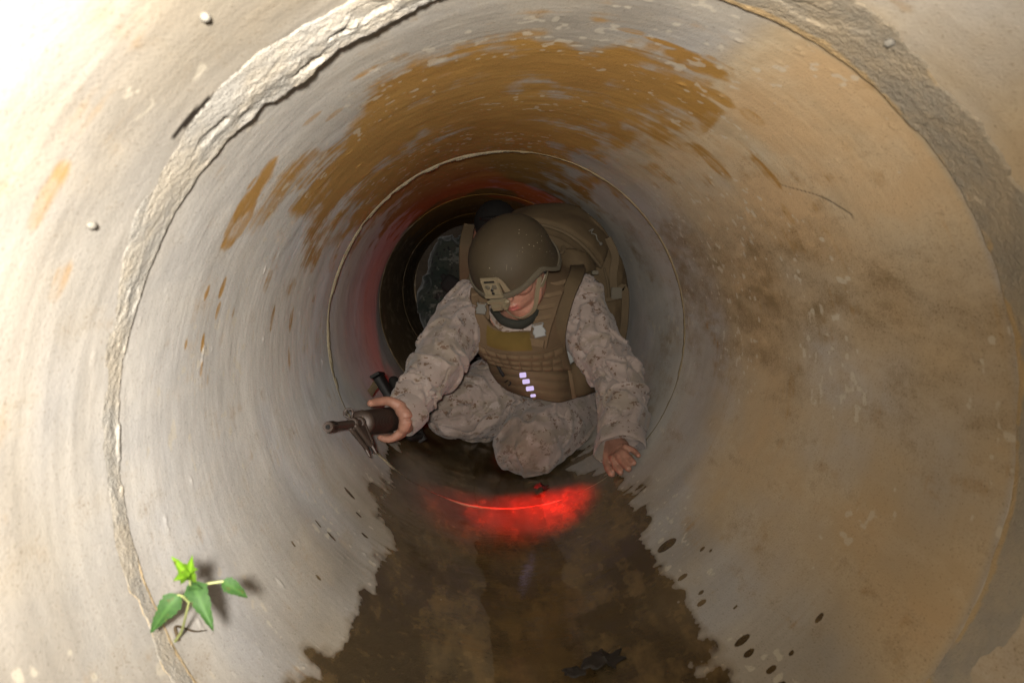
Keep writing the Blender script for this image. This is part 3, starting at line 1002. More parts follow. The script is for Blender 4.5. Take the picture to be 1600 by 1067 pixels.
# jacket
def cut_cuff(A, w):
    return A[:-1]+[A[-1]*.6+w*.4]
JL = [LA[0], LA[1], LA[2], LA[3], LA[4]]
JR = [RA[0], RA[1], RA[2], RA[3], RA[4]]
jac = [chain(JL, [36, 42, 42, 37, 31], seg=24, caps=False), chain(JR, [38, 43, 41, 41, 38], seg=24, caps=False),
       tube([CHE+np.array((0, .02, .03)), ABD, PEL], [.125, .125, .13], .72, (0, -1, .3), seg=24),
       tube([LA[0], CHE*.75+NECK*.25+np.array((0, .03, .0)), RA[0]], [pxr(LA[0], 37), .085, pxr(RA[0], 40)], seg=24)]
jsegs = [(JL[0], JL[2]), (JL[2], JL[4]), (JR[0], JR[2]), (JR[2], JR[4]), (CHE, PEL), (LA[0], RA[0])]
JACKET = garment('jacket', jac, .0036, jsegs, amp=.0100, freq=27, big=.013)
JACKET['label'] = 'desert camouflage combat jacket with creased sleeves'
def cuff(a, b, rpx, flare):
    d = unit(b-a); V = []; seg = 40; prof = [(-.05, .90), (-.02, 1.0), (.0, 1.02), (.012, 1.03), (.016, 1.0), (.013, .95), (-.005, .92), (-.03, .86), (-.05, .8)]
    e1 = unit(np.cross(d, (0, 0, 1))); e2 = np.cross(d, e1); r0 = rpx*mpx(b)
    for s, k in prof:
        for j in range(seg):
            a_ = 2*math.pi*j/seg
            rr = r0*k*(1+.05*math.sin(3*a_+1)+.03*math.sin(7*a_))*flare
            V.append(b+d*(s+.004*math.sin(2*a_+.6))+rr*(math.cos(a_)*e1+math.sin(a_)*e2))
    F = [(i*seg+j, i*seg+(j+1) % seg, (i+1)*seg+(j+1) % seg, (i+1)*seg+j) for i in range(len(prof)-1) for j in range(seg)]
    V = keep_inside(np.array(V))
    o = part('cuff', (V, F), M_CAMO, JACKET)
    attr(o.data, 'soil', np.zeros(len(o.data.vertices)))
cuff(JL[3]+np.array((.03, 0, -.02)), JL[4]+unit(JL[4]-JL[3])*.012, 31, 1.0)
cuff(JR[3], JR[4]+unit(JR[4]-JR[3])*.036, 41, 1.0)

SPK = Patch([[at(926, 492, 2.255), at(944, 487, 2.245), at(960, 500, 2.285)], [at(926, 512, 2.240), at(946, 508, 2.225), at(966, 520, 2.265)], [at(932, 530, 2.225), at(950, 532, 2.205), at(972, 540, 2.245)]])
o = part('sleeve_pocket', SPK.slab(0, 1, 0, 1, -.03, .032, 18, 16, .3, crump0(.004, 20)), M_CAMO, JACKET)
attr(o.data, 'soil', np.zeros(len(o.data.vertices)))
# trousers
tro = [chain([PEL, LHIP, (LHIP+LK)/2, LK], [62, 60, 58, 48], seg=24), chain([PEL, RHIP, (RHIP+RK)/2, RK], [66, 66, 64, 50], seg=24),
       ball(LK+np.array((.0, -.01, -.012)), (.105, .09, .085)), ball(RK+np.array((0.0, .0, -.012)), (.102, .10, .094)),
       tube([LK, LK*.5+LFOOT*.5, LFOOT], [.075, .082, .06]), tube([RK, RK*.5+RFOOT*.5, RFOOT], [.08, .085, .06]),
       ball(at(892, 672, 2.52), (.085, .11, .075))]
tsegs = [(LHIP, LK), (LK, LFOOT), (RHIP, RK), (RK, RFOOT)]
def tsoil(V):
    return np.clip(sst(.19, .05, np.linalg.norm(V-(RK+np.array((-.04, -.06, -.03))), axis=1))*1.0+sst(.13, .05, np.linalg.norm(V-(LK+np.array((0, -.04, -.06))), axis=1))*.7, 0, 1)
TRO = garment('trousers', tro, .0038, tsegs, tsoil, amp=.0090, freq=22, big=.014)
TRO['label'] = 'desert camouflage trousers, muddy at the knees'
for f_, k_ in ((LFOOT, LK), (RFOOT, RK)):
    d_ = unit(f_-k_)
    part('boot', tube([f_-d_*.03, f_+d_*.06, f_+d_*.13+np.array((0, 0, .05))], [.045, .05, .04]), M_STRAP, PERSON)

# light shirt side and collar
part('shirt', [tube([at(878, 500, 2.385), at(889, 540, 2.375), at(898, 566, 2.385)], [pxr(CHE, 10), pxr(CHE, 17), pxr(CHE, 15)])]
     + [tube([at(880+3*k, 534+9*k, 2.352), at(905+2*k, 530+10*k, 2.372)], .0042, seg=8) for k in range(4)], M_SHIRT, PERSON)
part('undershirt_collar', tube([at(770, 484, 2.27), at(786, 501, 2.235), at(812, 507, 2.225), at(834, 495, 2.24), at(845, 472, 2.28), at(840, 452, 2.33)], [.008, .009, .009, .009, .009, .008], 1.6, (0, -.5, 1)), M_TEE, PERSON)
part('jacket_collar', ribbon([at(768, 478, 2.29), at(784, 508, 2.245), at(815, 520, 2.235), at(846, 500, 2.255), at(860, 465, 2.30)], [.03, .03, .02, .028, .03], .006, CAM-at(812, 500, 2.3)+np.array((0, 0, .4)), n=30), M_CAMO, PERSON)

# vest ---------------------------------------------------------
TOC = unit(CAM-CHE)
VP1 = Patch([[at(747, 466, 2.29), at(768, 506, 2.265), at(806, 517, 2.245), at(846, 505, 2.26), at(884, 452, 2.30)],
             [at(737, 500, 2.285), at(770, 528, 2.255), at(808, 535, 2.225), at(846, 529, 2.25), at(880, 498, 2.30)],
             [at(742, 538, 2.295), at(775, 551, 2.262), at(812, 557, 2.230), at(850, 556, 2.255), at(884, 545, 2.31)],
             [at(757, 560, 2.33), at(786, 567, 2.285), at(816, 574, 2.250), at(852, 578, 2.27), at(892, 578, 2.325)]])
VP2 = Patch([[at(760, 561, 2.40), at(790, 567, 2.315), at(830, 574, 2.285), at(866, 578, 2.305), at(889, 577, 2.37)],
             [at(770, 586, 2.42), at(798, 590, 2.325), at(832, 597, 2.290), at(868, 603, 2.31), at(892, 602, 2.375)],
             [at(791, 606, 2.44), at(812, 615, 2.350), at(840, 622, 2.310), at(872, 628, 2.33), at(895, 623, 2.385)]])
VP3 = Patch([[at(885, 576, 2.375), at(898, 564, 2.345), at(914, 562, 2.36), at(925, 575, 2.42)],
             [at(888, 598, 2.37), at(902, 592, 2.335), at(918, 590, 2.35), at(930, 594, 2.42)],
             [at(893, 622, 2.38), at(905, 620, 2.35), at(917, 617, 2.365), at(927, 613, 2.42)]])
crump = lambda a, f: (lambda q: a*fbm(q*f, 3))
VEST = part('vest', [VP1.slab(0, 1, 0, 1, -.05, .05+.012, 40, 34, .12, crump(.003, 14))], M_VEST, PERSON)
VEST['label'] = 'brown armoured vest with webbing rows'
part('lower_panel', VP2.slab(0, 1, 0, 1, -.05, .058, 44, 34, .1, lambda q: .004*fbm(q*np.array((6, 6, 40.))+3, 3)+.002*fbm(q*20, 3)), M_VEST, VEST)
part('side_panel', VP3.slab(0, 1, 0, 1, -.05, .064, 16, 16, .2, crump(.004, 16)), M_PACK, VEST)
for v0 in (.60, .745, .89):                      # rows of webbing, each stitched into loops
    ins = .06 if v0 < .7 else .1
    nloop = 8
    for k in range(nloop):
        u0 = ins+(1-2*ins)*k/nloop; u1 = ins+(1-2*ins)*(k+1)/nloop
        part('webbing_loop', VP1.slab(u0+.004, u1-.004, v0, v0+.105, .0125, .0058, 6, 5, .75), M_VEST2, VEST)
for v0 in (.12, .38, .66):
    part('webbing_row', VP2.slab(.07, .93, v0, v0+.17, .0085, .0035, 24, 4, .5), M_VEST2, VEST)
part('name_patch', VP1.slab(.20, .62, .12, .50, .0125, .0035, 16, 10, .4), M_PATCH, VEST)
part('panel_seam', VP1.slab(.03, .97, .545, .575, .0125, .003, 24, 3, .4), M_VEST, VEST)
part('side_strap', ribbon([at(889, 572, 2.345), at(893, 598, 2.325), at(897, 622, 2.345)], .012, .004, TOC), M_VEST2, VEST)
# black pen and hook in the lower panel
part('black_pen', tube([at(778, 572, 2.325), at(786, 586, 2.325)], .0055, seg=10), M_DARK, VEST)
part('black_hook', [tube([at(789, 597, 2.33), at(795, 594, 2.322), at(798, 599, 2.322), at(795, 602, 2.325)], .0022, seg=8)], M_DARK, VEST)
# shoulder straps with buckles
fr_ = unit(CAM-at(850, 480, 2.3)+np.array((0, 0, .5)))
part('shoulder_strap', ribbon([at(840, 540, 2.235), at(845, 517, 2.232), at(852, 490, 2.245), at(861, 458, 2.27), at(872, 434, 2.33), at(884, 420, 2.42)], [.056, .056, .062, .068, .07, .07], .014, fr_, n=40), M_VEST, VEST)
for k, (x, y, Y) in enumerate(((850, 497, 2.233), (854, 480, 2.242), (859, 462, 2.256), (866, 445, 2.29))):
    part('strap_keeper', ribbon([at(x-17, y+1.5, Y+.004), at(x, y-.5, Y-.002), at(x+18, y-5, Y+.008)], .013, .006, fr_, n=9), M_VEST2, VEST)
part('shoulder_strap', ribbon([at(754, 500, 2.28), at(751, 478, 2.285), at(748, 458, 2.31), at(752, 440, 2.36)], [.045, .05, .05, .05], .014, fr_, n=24), M_VEST, VEST)
for k, (x, y, Y) in enumerate(((753, 492, 2.272), (749, 462, 2.295))):
    part('strap_keeper', ribbon([at(x-12, y-1, Y+.004), at(x+12, y+1, Y+.004)], .010, .005, fr_, n=5), M_VEST2, VEST)
def buckle(x, y, Y, ang, s=1.0, mat=None):
    c = at(x, y, Y); k = mpx(c)*s
    r_ = RT*math.cos(ang)-UP*math.sin(ang); u_ = RT*math.sin(ang)+UP*math.cos(ang); n_ = np.cross(r_, u_)
    half = [(3, 13), (10, 13), (11.5, 11.5), (11, 8.5), (9, 7.5), (8.5, 4.5), (10.5, 2.5), (12.5, -2), (12.5, -6), (9.2, -8), (11, -10), (11, -13), (4, -13)]
    pts = half+[(-p, q) for p, q in half[::-1]]
    n = len(pts); V = []
    for z_, g in ((-.004, 1.0), (.003, 1.0), (.0055, .88)):
        V += [c+r_*p*k*g+u_*q*k*g+n_*(z_+.0018*math.cos(p*.16)) for p, q in pts]
    F = [(i+L*n, (i+1) % n+L*n, (i+1) % n+(L+1)*n, i+(L+1)*n) for L in (0, 1) for i in range(n)]+[tuple(range(n))[::-1], tuple(2*n+i for i in range(n))]
    o = part('buckle', (np.array(V), F), mat or M_BUCK, VEST)
    A = np.array([r_, u_, n_])
    part('buckle_slot', box(c+u_*10.2*k+n_*.006, (15*k, 2.2*k, .002), A), M_VEST, VEST)
buckle(842, 516, 2.218, -.22, .86, hard('pale_buckle', (.135, .132, .122), .55))
buckle(752, 482, 2.268, .10, .72)
part('buckle_tail', ribbon([at(838, 530, 2.224), at(836, 541, 2.222)], .050, .012, TOC, n=6), M_VEST2, VEST)
# pack strap over the shoulder
part('pack_strap', ribbon([at(876, 548, 2.30), at(876, 515, 2.272), at(882, 480, 2.272), at(891, 452, 2.283), at(899, 434, 2.31), at(903, 420, 2.38), at(900, 415, 2.50)], [.026, .034, .040, .042, .044, .046, .046], .012, fr_, n=44), M_PACK, PERSON)
part('pack_strap', ribbon([at(740, 470, 2.33), at(735, 452, 2.36), at(742, 436, 2.42)], .045, .012, fr_, n=16), M_PACK, PERSON)

# lit strip of four beads on the vest
LS = empty('strip_light', at(826, 603, 2.262))
tag(LS, 'short glowing strip of four lilac white lights on the vest front', 'light strip')
for x, y, w_, h_, a_ in ((817, 586, 11, 10, -.1), (822, 596, 12, 9, -.12), (828, 607, 13, 9, -.12), (833, 618, 9, 6, -.1)):
    c = at(x, y, 2.254+.0006*(y-586)); k = mpx(c)
    r_ = RT*math.cos(a_)-UP*math.sin(a_); u_ = RT*math.sin(a_)+UP*math.cos(a_)
    o = part('light_bead', box(c-LS.location, (w_*k*.95, h_*k*.80, .003), np.array([r_, u_, np.cross(r_, u_)])), M_LED, LS, bevel=.0022)
ca = [at(812, 577, 2.268), at(822, 596, 2.269), at(836, 624, 2.285)]
part('backing_tape', ribbon([q-np.array(LS.location) for q in ca], .010, .002, TOC), M_VEST, LS)

# chin strap and helmet ---------------------------------------------------------
HEL = empty('helmet', HC)
HEL.scale = (.945, .945, .925)
tag(HEL, 'tan combat helmet with square mounting bracket on the bowed head', 'helmet')
def rim_u(a):
    """height of the helmet edge; a = angle from the front toward her left"""
    a = np.abs((a+np.pi) % (2*np.pi)-np.pi)
    return np.interp(a, [0, .6, 1.0, 1.22, 1.42, 1.62, 2.0, 2.5, 3.15], [-.010, -.006, .004, .002, -.030, -.056, -.060, -.046, -.040])
def helmet_shell():
    na, nv = 96, 30
    a = np.linspace(0, 2*np.pi, na, endpoint=False)
    V = []
    for off in (0.0, -.011):
        for i in range(nv+1):
            t = i/nv
            ru = rim_u(a)
            tt = t**.85
            ph = tt*np.pi/2
            top_u = .128+off
            flare = 1+.022*np.exp(-((t)/.06)**2)
            base = np.clip((ru)/-.06, 0, 1)
            u = ru+(top_u-ru)*np.sin(ph)**1.05
            uu = np.clip(u/.128, -1, 1)
            rad = np.where(u > 0, np.sqrt(np.clip(1-(u/(.128+off))**2.35, 0, 1)), 1.0+.10*(-u))
            rs = (.119+off)*rad*flare; rf = (.139+off)*rad*flare
            s = np.sin(a)*rs; f = np.cos(a)*rf-.006
            V.append(np.c_[s, f, u])
    V = np.concatenate(V) @ HA
    F = []
    st = (nv+1)*na
    for L in (0, 1):
        for i in range(nv):
            for j in range(na):
                k = (j+1) % na
                q = (L*st+i*na+j, L*st+i*na+k, L*st+(i+1)*na+k, L*st+(i+1)*na+j)
                F.append(q if L == 0 else q[::-1])
    for j in range(na):
        k = (j+1) % na
        F.append((j, st+j, st+k, k))
    part('shell', (V, F), M_HELM, HEL)
    # rubber edge
    V = []
    prof = [(-.003, -.006), (.004, -.005), (.0055, .004), (.004, .011), (-.002, .012), (-.008, .004), (-.008, -.004)]
    for du_, dv_ in prof:
        u = rim_u(a)
        rs = .119*1.018+du_; rf = .139*1.018+du_
        rr = np.where(u > 0, np.sqrt(np.clip(1-(u/.128)**2.35, 0, 1)), 1.0+.10*(-u))
        V.append(np.c_[np.sin(a)*rs*rr, np.cos(a)*rf*rr-.006, u+dv_])
    V = np.concatenate(V) @ HA
    n = len(prof)
    F = [(i*na+j, ((i+1) % n)*na+j, ((i+1) % n)*na+(j+1) % na, i*na+(j+1) % na) for i in range(n) for j in range(na)]
    part('edge_trim', (V, F), M_RIM, HEL)
helmet_shell()
def hl(s, f, u): return HS*s+HF*f+HU*u
def hpoint(a, u, lift=0.0):
    rr = math.sqrt(max(0, 1-(abs(u)/.128)**2.35)) if u > 0 else 1.0
    return hl(math.sin(a)*(.119*rr+lift), math.cos(a)*(.139*rr+lift)-.006, u)
# night vision bracket on the front
mc = hpoint(-.0, .034, .006)
up_ = unit(hpoint(0, .062)-hpoint(0, .006)); nn_ = unit(np.cross(HS, up_));
if nn_ @ HF < 0: nn_ = -nn_
MA = np.array([HS, up_, nn_])
BR = part('mount_plate', [box(mc, (.052, .062, .005), MA), box(mc+up_*.026+nn_*.003, (.046, .006, .005), MA), box(mc-up_*.027+nn_*.004, (.056, .010, .008), MA),
                         box(mc-HS*.022+nn_*.003, (.006, .05, .006), MA), box(mc+HS*.022+nn_*.003, (.006, .05, .006), MA), box(mc+up_*.012+nn_*.003, (.040, .005, .005), MA)], M_MOUNT, HEL, bevel=.001)
part('slot', box(mc+up_*.019+nn_*.0032, (.032, .005, .004), MA), M_DARK, BR, bevel=.0006)
for s in (-1, 1):
    part('recess', ball(mc+HS*s*.011+up_*.002+nn_*.003, (.008, .008, .002), MA, 14, 6), M_RIM, BR)
part('screw', ball(mc-up_*.008+nn_*.004, (.0045, .0045, .003), MA, 12, 6), M_DARK, BR)
part('screw', ball(mc-up_*.018+nn_*.004, (.0045, .0045, .003), MA, 12, 6), M_DARK, BR)
part('screw', ball(mc-up_*.002+HS*.003+nn_*.004, (.0035, .0035, .003), MA, 12, 6), M_BUCK, BR)
part('side_wing', [ribbon([mc+HS*.026+up_*.028+nn_*.002, mc+HS*.034+up_*.012-nn_*.002, mc+HS*.040-up_*.020-nn_*.006], [.010, .012, .018], .004, nn_, n=10)], M_MOUNT, HEL)
# hinged lower clip hanging below the rim
cc = hl(0, .137, -.012)
part('hinge_clip', [box(cc-HU*.008+HF*.004, (.050, .018, .020), HA), box(cc-HU*.022+HF*.008-HS*.008, (.030, .022, .016), HA), box(cc-HU*.016+HF*.010+HS*.022, (.012, .026, .016), HA),
                    tube([cc-HS*.03-HU*.006+HF*.006, cc+HS*.03-HU*.006+HF*.006], .006, seg=12, n=3)], M_MOUNT, HEL, bevel=.0015)
for a_ in (1.25, -1.25, 2.5, -2.5):
    c = hpoint(a_, -.012, .002)
    nA = unit(hl(math.sin(a_), math.cos(a_), 0)); q = unit(np.cross(nA, HU))
    part('bolt', ball(c, (.0065, .0065, .003), np.array([q, np.cross(nA, q), nA]), 12, 6), M_DARK, HEL)
# the four-point chin strap
sw_ = .015
part('chin_strap', [ribbon([hl(.088, .035, -.035), hl(.072, .052, -.070), hl(.045, .076, -.126), hl(0, .094, -.142), hl(-.045, .076, -.126), hl(-.072, .052, -.070), hl(-.088, .035, -.035)], sw_, .003, np.array([HS*.8+HF*.5, HS*.8+HF*.6, HS*.5+HF*.8-HU*.3, HF-HU*.5, -HS*.5+HF*.8-HU*.3, -HS*.8+HF*.6, -HS*.8+HF*.5]), n=60),
                    ribbon([hl(.094, -.050, -.03), hl(.078, .0, -.075), hl(.055, .055, -.095)], sw_, .003, HS, n=20), ribbon([hl(-.094, -.050, -.03), hl(-.078, .0, -.075), hl(-.055, .055, -.095)], sw_, .003, -HS, n=20)], M_MOUNT, HEL)
part('hair', ball(HC+hl(0, -.02, -.005), (.080, .088, .085), HA), M_HAIR, PERSON)

# ------------------------------------------------------------------ rifle
RIF = empty('rifle', RM+RA_*.55)
tag(RIF, 'dark worn assault rifle held on its side, muzzle pointing left toward the viewer', 'rifle')
RU = unit(-E_UP*.88+E_RT*.48); RU = unit(RU-RA_*(RU @ RA_))    # the sights point down to the right
RS = np.cross(RA_, RU)
GA = np.array([RA_, RS, RU])
def rl(x, s, u): return RM+RA_*x+RS*s+RU*u-np.array(RIF.location)
def lathe(prof, seg=24, squash=1.0):
    V = []
    for x, r in prof:
        for j in range(seg):
            a = 2*math.pi*j/seg
            V.append(rl(x, math.cos(a)*r, math.sin(a)*r*squash))
    n = len(prof)
    F = [(i*seg+j, i*seg+(j+1) % seg, (i+1)*seg+(j+1) % seg, (i+1)*seg+j) for i in range(n-1) for j in range(seg)]
    F.append(tuple(range(seg))); F.append(tuple((n-1)*seg+j for j in range(seg)))
    return np.array(V), F
# flash hider with slots, bore
FH = part('flash_hider', [lathe([(.006, .0045), (.0005, .0050), (0, .0105), (.004, .0115), (.012, .0115), (.013, .0108), (.038, .0105), (.042, .0098), (.048, .0095), (.050, .009)])], M_WORN, RIF)
for k in range(6):
    a = math.pi*k/3
    part('slot', box(rl(.022, math.cos(a)*.0102, math.sin(a)*.0102), (.024, .0032, .0022), np.array([RA_, -RS*math.sin(a)+RU*math.cos(a), RS*math.cos(a)+RU*math.sin(a)])), M_DARK, FH)
part('bore', lathe([(-.0004, .0001), (-.0004, .0044), (.004, .0044)], 16), M_DARK, FH)
part('barrel', lathe([(.048, .0088), (.10, .0090), (.16, .0092), (.235, .0095)]), M_WORN, RIF)
# front sight tower
def tower():
    out = []
    for s in (-.006, .006):
        pts = [rl(.155, s, .008), rl(.188, s, .058), rl(.205, s, .058), rl(.222, s, .008)]
        for a, b in ((0, 1), (3, 2)):
            out.append(tube([pts[a], (pts[a]+pts[b])/2, pts[b]], [.0058, .005, .0048], seg=8, n=7))
        out.append(tube([pts[1], pts[2]], .0048, seg=8, n=3))
    for s in (-.0068, .0068):
        q = [rl(x_, s+d_, u_) for d_ in (-.0016, .0016) for x_, u_ in ((.158, .010), (.190, .056), (.203, .056), (.220, .010))]
        out.append((np.array(q), [(0, 1, 2, 3), (7, 6, 5, 4), (0, 4, 5, 1), (1, 5, 6, 2), (2, 6, 7, 3), (3, 7, 4, 0)]))
    out += [lathe([(.155, .0125), (.157, .0145), (.172, .0145), (.174, .0125)]), lathe([(.205, .0125), (.207, .0145), (.220, .0145), (.222, .0125)])]
    for s in (-.0075, .0075):
        out.append(tube([rl(.190, s, .056), rl(.192, s*1.1, .078)], [.0045, .003], seg=8, n=4))
    return out
part('front_sight', tower(), M_WORN, RIF)
part('sight_post', tube([rl(.197, 0, .056), rl(.197, 0, .074)], .002, seg=8, n=4), M_DARK, RIF)
part('sling_loop', tube([rl(.175, .0, -.012), rl(.172, .010, -.028), rl(.175, 0, -.036), rl(.178, -.010, -.028), rl(.175, 0, -.012)], .0022, seg=8), M_WORN, RIF)
part('handguard_cap', lathe([(.222, .014), (.225, .024), (.231, .0295), (.236, .0295), (.240, .028)]), M_WORN, RIF)
hg = [(.238, .0265), (.241, .0285)]
x = .244
while x < .53:
    r0 = .0290+.006*((x-.244)/.29)
    hg += [(x, r0), (x+.007, r0), (x+.0082, r0-.0014), (x+.0105, r0-.0014), (x+.0117, r0)]
    x += .0125
M_HG = hard('handguard_polymer', (.020, .012, .009), .5, bump=.15, spec=.2)
part('handguard', lathe(hg+[(.536, .034), (.540, .028)], 28, .96), M_HG, RIF)
part('delta_ring', lathe([(.538, .030), (.541, .037), (.552, .037), (.560, .027), (.565, .022)]), M_GUN, RIF)
RC = part('receiver', [box(rl(.645, 0, .000), (.17, .030, .046), GA), box(rl(.66, 0, -.030), (.13, .026, .032), GA)], M_GUN, RIF, bevel=.003)
part('forward_assist', tube([rl(.69, .018, .008), rl(.712, .027, .006)], .006, seg=10, n=3), M_GUN, RC)
part('ejection_cover', box(rl(.645, .0155, .004), (.060, .003, .018), GA), M_WORN, RC, bevel=.001)
part('carry_handle', [tube([rl(.570, 0, .022), rl(.578, 0, .052), rl(.60, 0, .062), rl(.70, 0, .062), rl(.715, 0, .050), rl(.72, 0, .022)], [.009, .009, .009, .010, .012, .010], seg=10), box(rl(.712, 0, .068), (.022, .020, .022), GA)], M_DARK, RIF, bevel=.0)
part('magazine', [tube([rl(.612, 0, -.030), rl(.610, 0, -.065), rl(.604, 0, -.100), rl(.596, 0, -.132)], [.0300, .0300, .0302, .0305], .40, RS, seg=20, caps=False, power=4.5), box(rl(.595, 0, -.134), (.066, .027, .008), GA)], M_DARK, RIF)
part('pistol_grip', tube([rl(.715, 0, -.035), rl(.728, 0, -.075), rl(.745, 0, -.118)], [.019, .018, .020], .75, RS, seg=14), M_DARK, RIF)
part('trigger_guard', tube([rl(.668, 0, -.042), rl(.675, 0, -.066), rl(.705, 0, -.066), rl(.713, 0, -.045)], .0035, seg=8), M_GUN, RIF)
part('trigger', tube([rl(.695, 0, -.042), rl(.690, 0, -.058)], .003, seg=8, n=4), M_GUN, RIF)
part('stock', [tube([rl(.73, 0, -.004), rl(.80, 0, -.012), rl(.90, 0, -.035), rl(.945, 0, -.042)], [.021, .024, .038, .048], .48, RS, seg=18, power=2.8)], M_DARK, RIF)
part('sling', ribbon([rl(.93, 0, -.09), rl(.80, .02, -.10), rl(.70, .03, -.13), rl(.66, .06, -.11)], .025, .002, RS, n=30), M_STRAP, RIF)

# ------------------------------------------------------------------ backpack
PK = empty('backpack', at(895, 640, 2.72))
tag(PK, 'large brown field pack on the back of the kneeling person', 'backpack')
PO = np.array(PK.location)
def pk(x, y, Y): return at(x, y, Y)
main = [ball(at(885, 470, 2.72), (.205, .165, .27), power=3.2), ball(at(880, 372, 2.70), (.19, .15, .10), power=2.6), ball(at(938, 455, 2.68), (.085, .13, .19), power=2.6)]
def soft(parts, voxel, amp, fr, name, mat, parent, inset=.012, folds=None):
    me = fused(parts, voxel, 5, .5)
    V = verts(me); N = norms(me)
    d = amp*fbm(V*fr, 4)+amp*.55*(1-2*np.abs(fbm(V*fr*1.4+7, 3)))
    if folds is not None: d = d+folds(V)
    V = keep_inside(V+N*d[:, None], inset)
    setv(me, V-PO if parent is PK else V)
    attr(me, 'soil', np.zeros(len(V)))
    me.polygons.foreach_set('use_smooth', np.ones(len(me.polygons), bool))
    return link(name, me, mat, parent)
soft(main, .006, .009, 9, 'main_sack', M_PACK, PK)
# lid flap draped over the top
LIDP = Patch([[at(798, 338, 2.66), at(838, 324, 2.64), at(888, 322, 2.62), at(928, 340, 2.60), at(950, 370, 2.61)],
              [at(802, 343, 2.57), at(842, 336, 2.545), at(885, 346, 2.52), at(922, 368, 2.52), at(948, 396, 2.55)],
              [at(805, 352, 2.53), at(840, 350, 2.50), at(880, 362, 2.48), at(912, 384, 2.48), at(940, 416, 2.52)]])
part('lid', tuple((lambda q: (keep_inside(q[0], .012)-PO, q[1]))(LIDP.slab(0, 1, 0, 1, -.03, .045, 40, 24, .3, lambda q: .006*fbm(q*14, 3)))), M_PACK, PK)
part('lid_piping', tube([q-PO for q in (at(806, 353, 2.50), at(842, 351, 2.475), at(881, 363, 2.455), at(913, 386, 2.455), at(938, 416, 2.49))], .006, seg=10), M_STRAP, PK)
# side pocket with flap
PKT = Patch([[at(868, 392, 2.50), at(890, 386, 2.47), at(915, 394, 2.475), at(932, 412, 2.52)],
             [at(870, 410, 2.495), at(893, 408, 2.445), at(915, 412, 2.45), at(932, 425, 2.51)],
             [at(878, 424, 2.50), at(897, 426, 2.455), at(914, 428, 2.46), at(928, 434, 2.51)]])
sh = lambda q: (keep_inside(q[0], .010)-PO, q[1])
part('pocket', sh(PKT.slab(0, 1, 0, 1, -.04, .046, 26, 20, .4, lambda q: .005*fbm(q*18, 3))), M_PACK, PK)
part('pocket_trim', tube([q-PO for q in (at(880, 426, 2.475), at(898, 429, 2.435), at(915, 431, 2.44), at(930, 424, 2.49))], [.006, .008, .008, .006], seg=10), M_STRAP, PK)
part('grab_loop', tube([q-PO for q in (at(866, 388, 2.48), at(868, 398, 2.45), at(876, 396, 2.44), at(881, 386, 2.46))], [.008, .010, .010, .008], .6, seg=10), M_STRAP, PK)
for c_, s_ in ((at(929, 426, 2.45), (.020, .030, .012)), (at(878, 422, 2.455), (.022, .014, .010))):
    part('clip', box(c_-PO, s_), M_RIM, PK, bevel=.002)
# compression straps and cords
part('side_strap', sh(ribbon([at(950, 372, 2.53), at(961, 400, 2.52), at(958, 430, 2.51), at(960, 462, 2.52)], [.022, .026, .026, .026], .005, CAM-at(950, 400, 2.5), n=26)), M_STRAP, PK)
part('ladder_lock', sh(tuple(box(at(963, 458, 2.505), (.034, .014, .036)))), M_RIM, PK, bevel=.002)
part('side_strap', sh(ribbon([at(955, 468, 2.56), at(975, 450, 2.545), at(976, 500, 2.56), at(968, 550, 2.60)], .025, .005, CAM-at(950, 400, 2.5), n=26)), M_STRAP, PK)
part('side_strap', sh(ribbon([at(938, 466, 2.52), at(950, 468, 2.51), at(966, 464, 2.51)], .014, .004, CAM-at(950, 400, 2.5), n=12)), M_STRAP, PK)
part('cord', [tube([q-PO for q in (at(921, 361, 2.47), at(927, 358, 2.462), at(924, 364, 2.46), at(931, 367, 2.46), at(933, 374, 2.462), at(939, 381, 2.47))], .0022, seg=6), ball(at(939, 381, 2.468)-PO, .006, nu=10, nv=6)], M_BUCK, PK)
part('seam', tube([q-PO for q in (at(944, 420, 2.52), at(950, 445, 2.53), at(951, 470, 2.54))], .004, seg=8), M_STRAP, PK)
part('shoulder_yoke', sh(ribbon([at(893, 432, 2.43), at(905, 445, 2.44), at(920, 452, 2.46)], [.05, .04, .03], .014, CAM-at(900, 430, 2.4), n=14)), M_STRAP, PK)

# ------------------------------------------------------------------ second person, further back in the dark
B_ = dict(pel=at(748, 585, 3.55), chest=at(730, 425, 3.40), neck=at(752, 375, 3.32), head=at(775, 362, 3.22),
          sl=at(702, 395, 3.34), el=at(680, 485, 3.26), wl=at(705, 560, 3.12), sr=at(790, 420, 3.40), er=at(815, 520, 3.3), wr=at(770, 570, 3.12),
          kl=at(705, 590, 3.22), kr=at(790, 590, 3.22), fl=at(720, 600, 3.6), fr=at(780, 600, 3.6))
b = B_
hp = [ball(b['head'], (.078, .098, .115)), ball(b['head']+np.array((0, -.05, -.06)), (.055, .05, .06)), ball(b['head']+np.array((0, -.10, -.02)), (.014, .018, .022)),
      tube([b['head'], b['neck'], b['chest']], [.055, .055, .08]), tube([b['chest'], b['pel']], [.11, .12], .7, (0, 1, 0)),
      tube([b['sl'], b['chest'], b['sr']], [.05, .09, .05]), tube([b['sl'], b['el'], b['wl']], [.05, .042, .028]), tube([b['sr'], b['er'], b['wr']], [.05, .042, .028]),
      tube([b['pel'], b['kl'], b['fl']], [.085, .06, .04]), tube([b['pel'], b['kr'], b['fr']], [.085, .06, .04])]
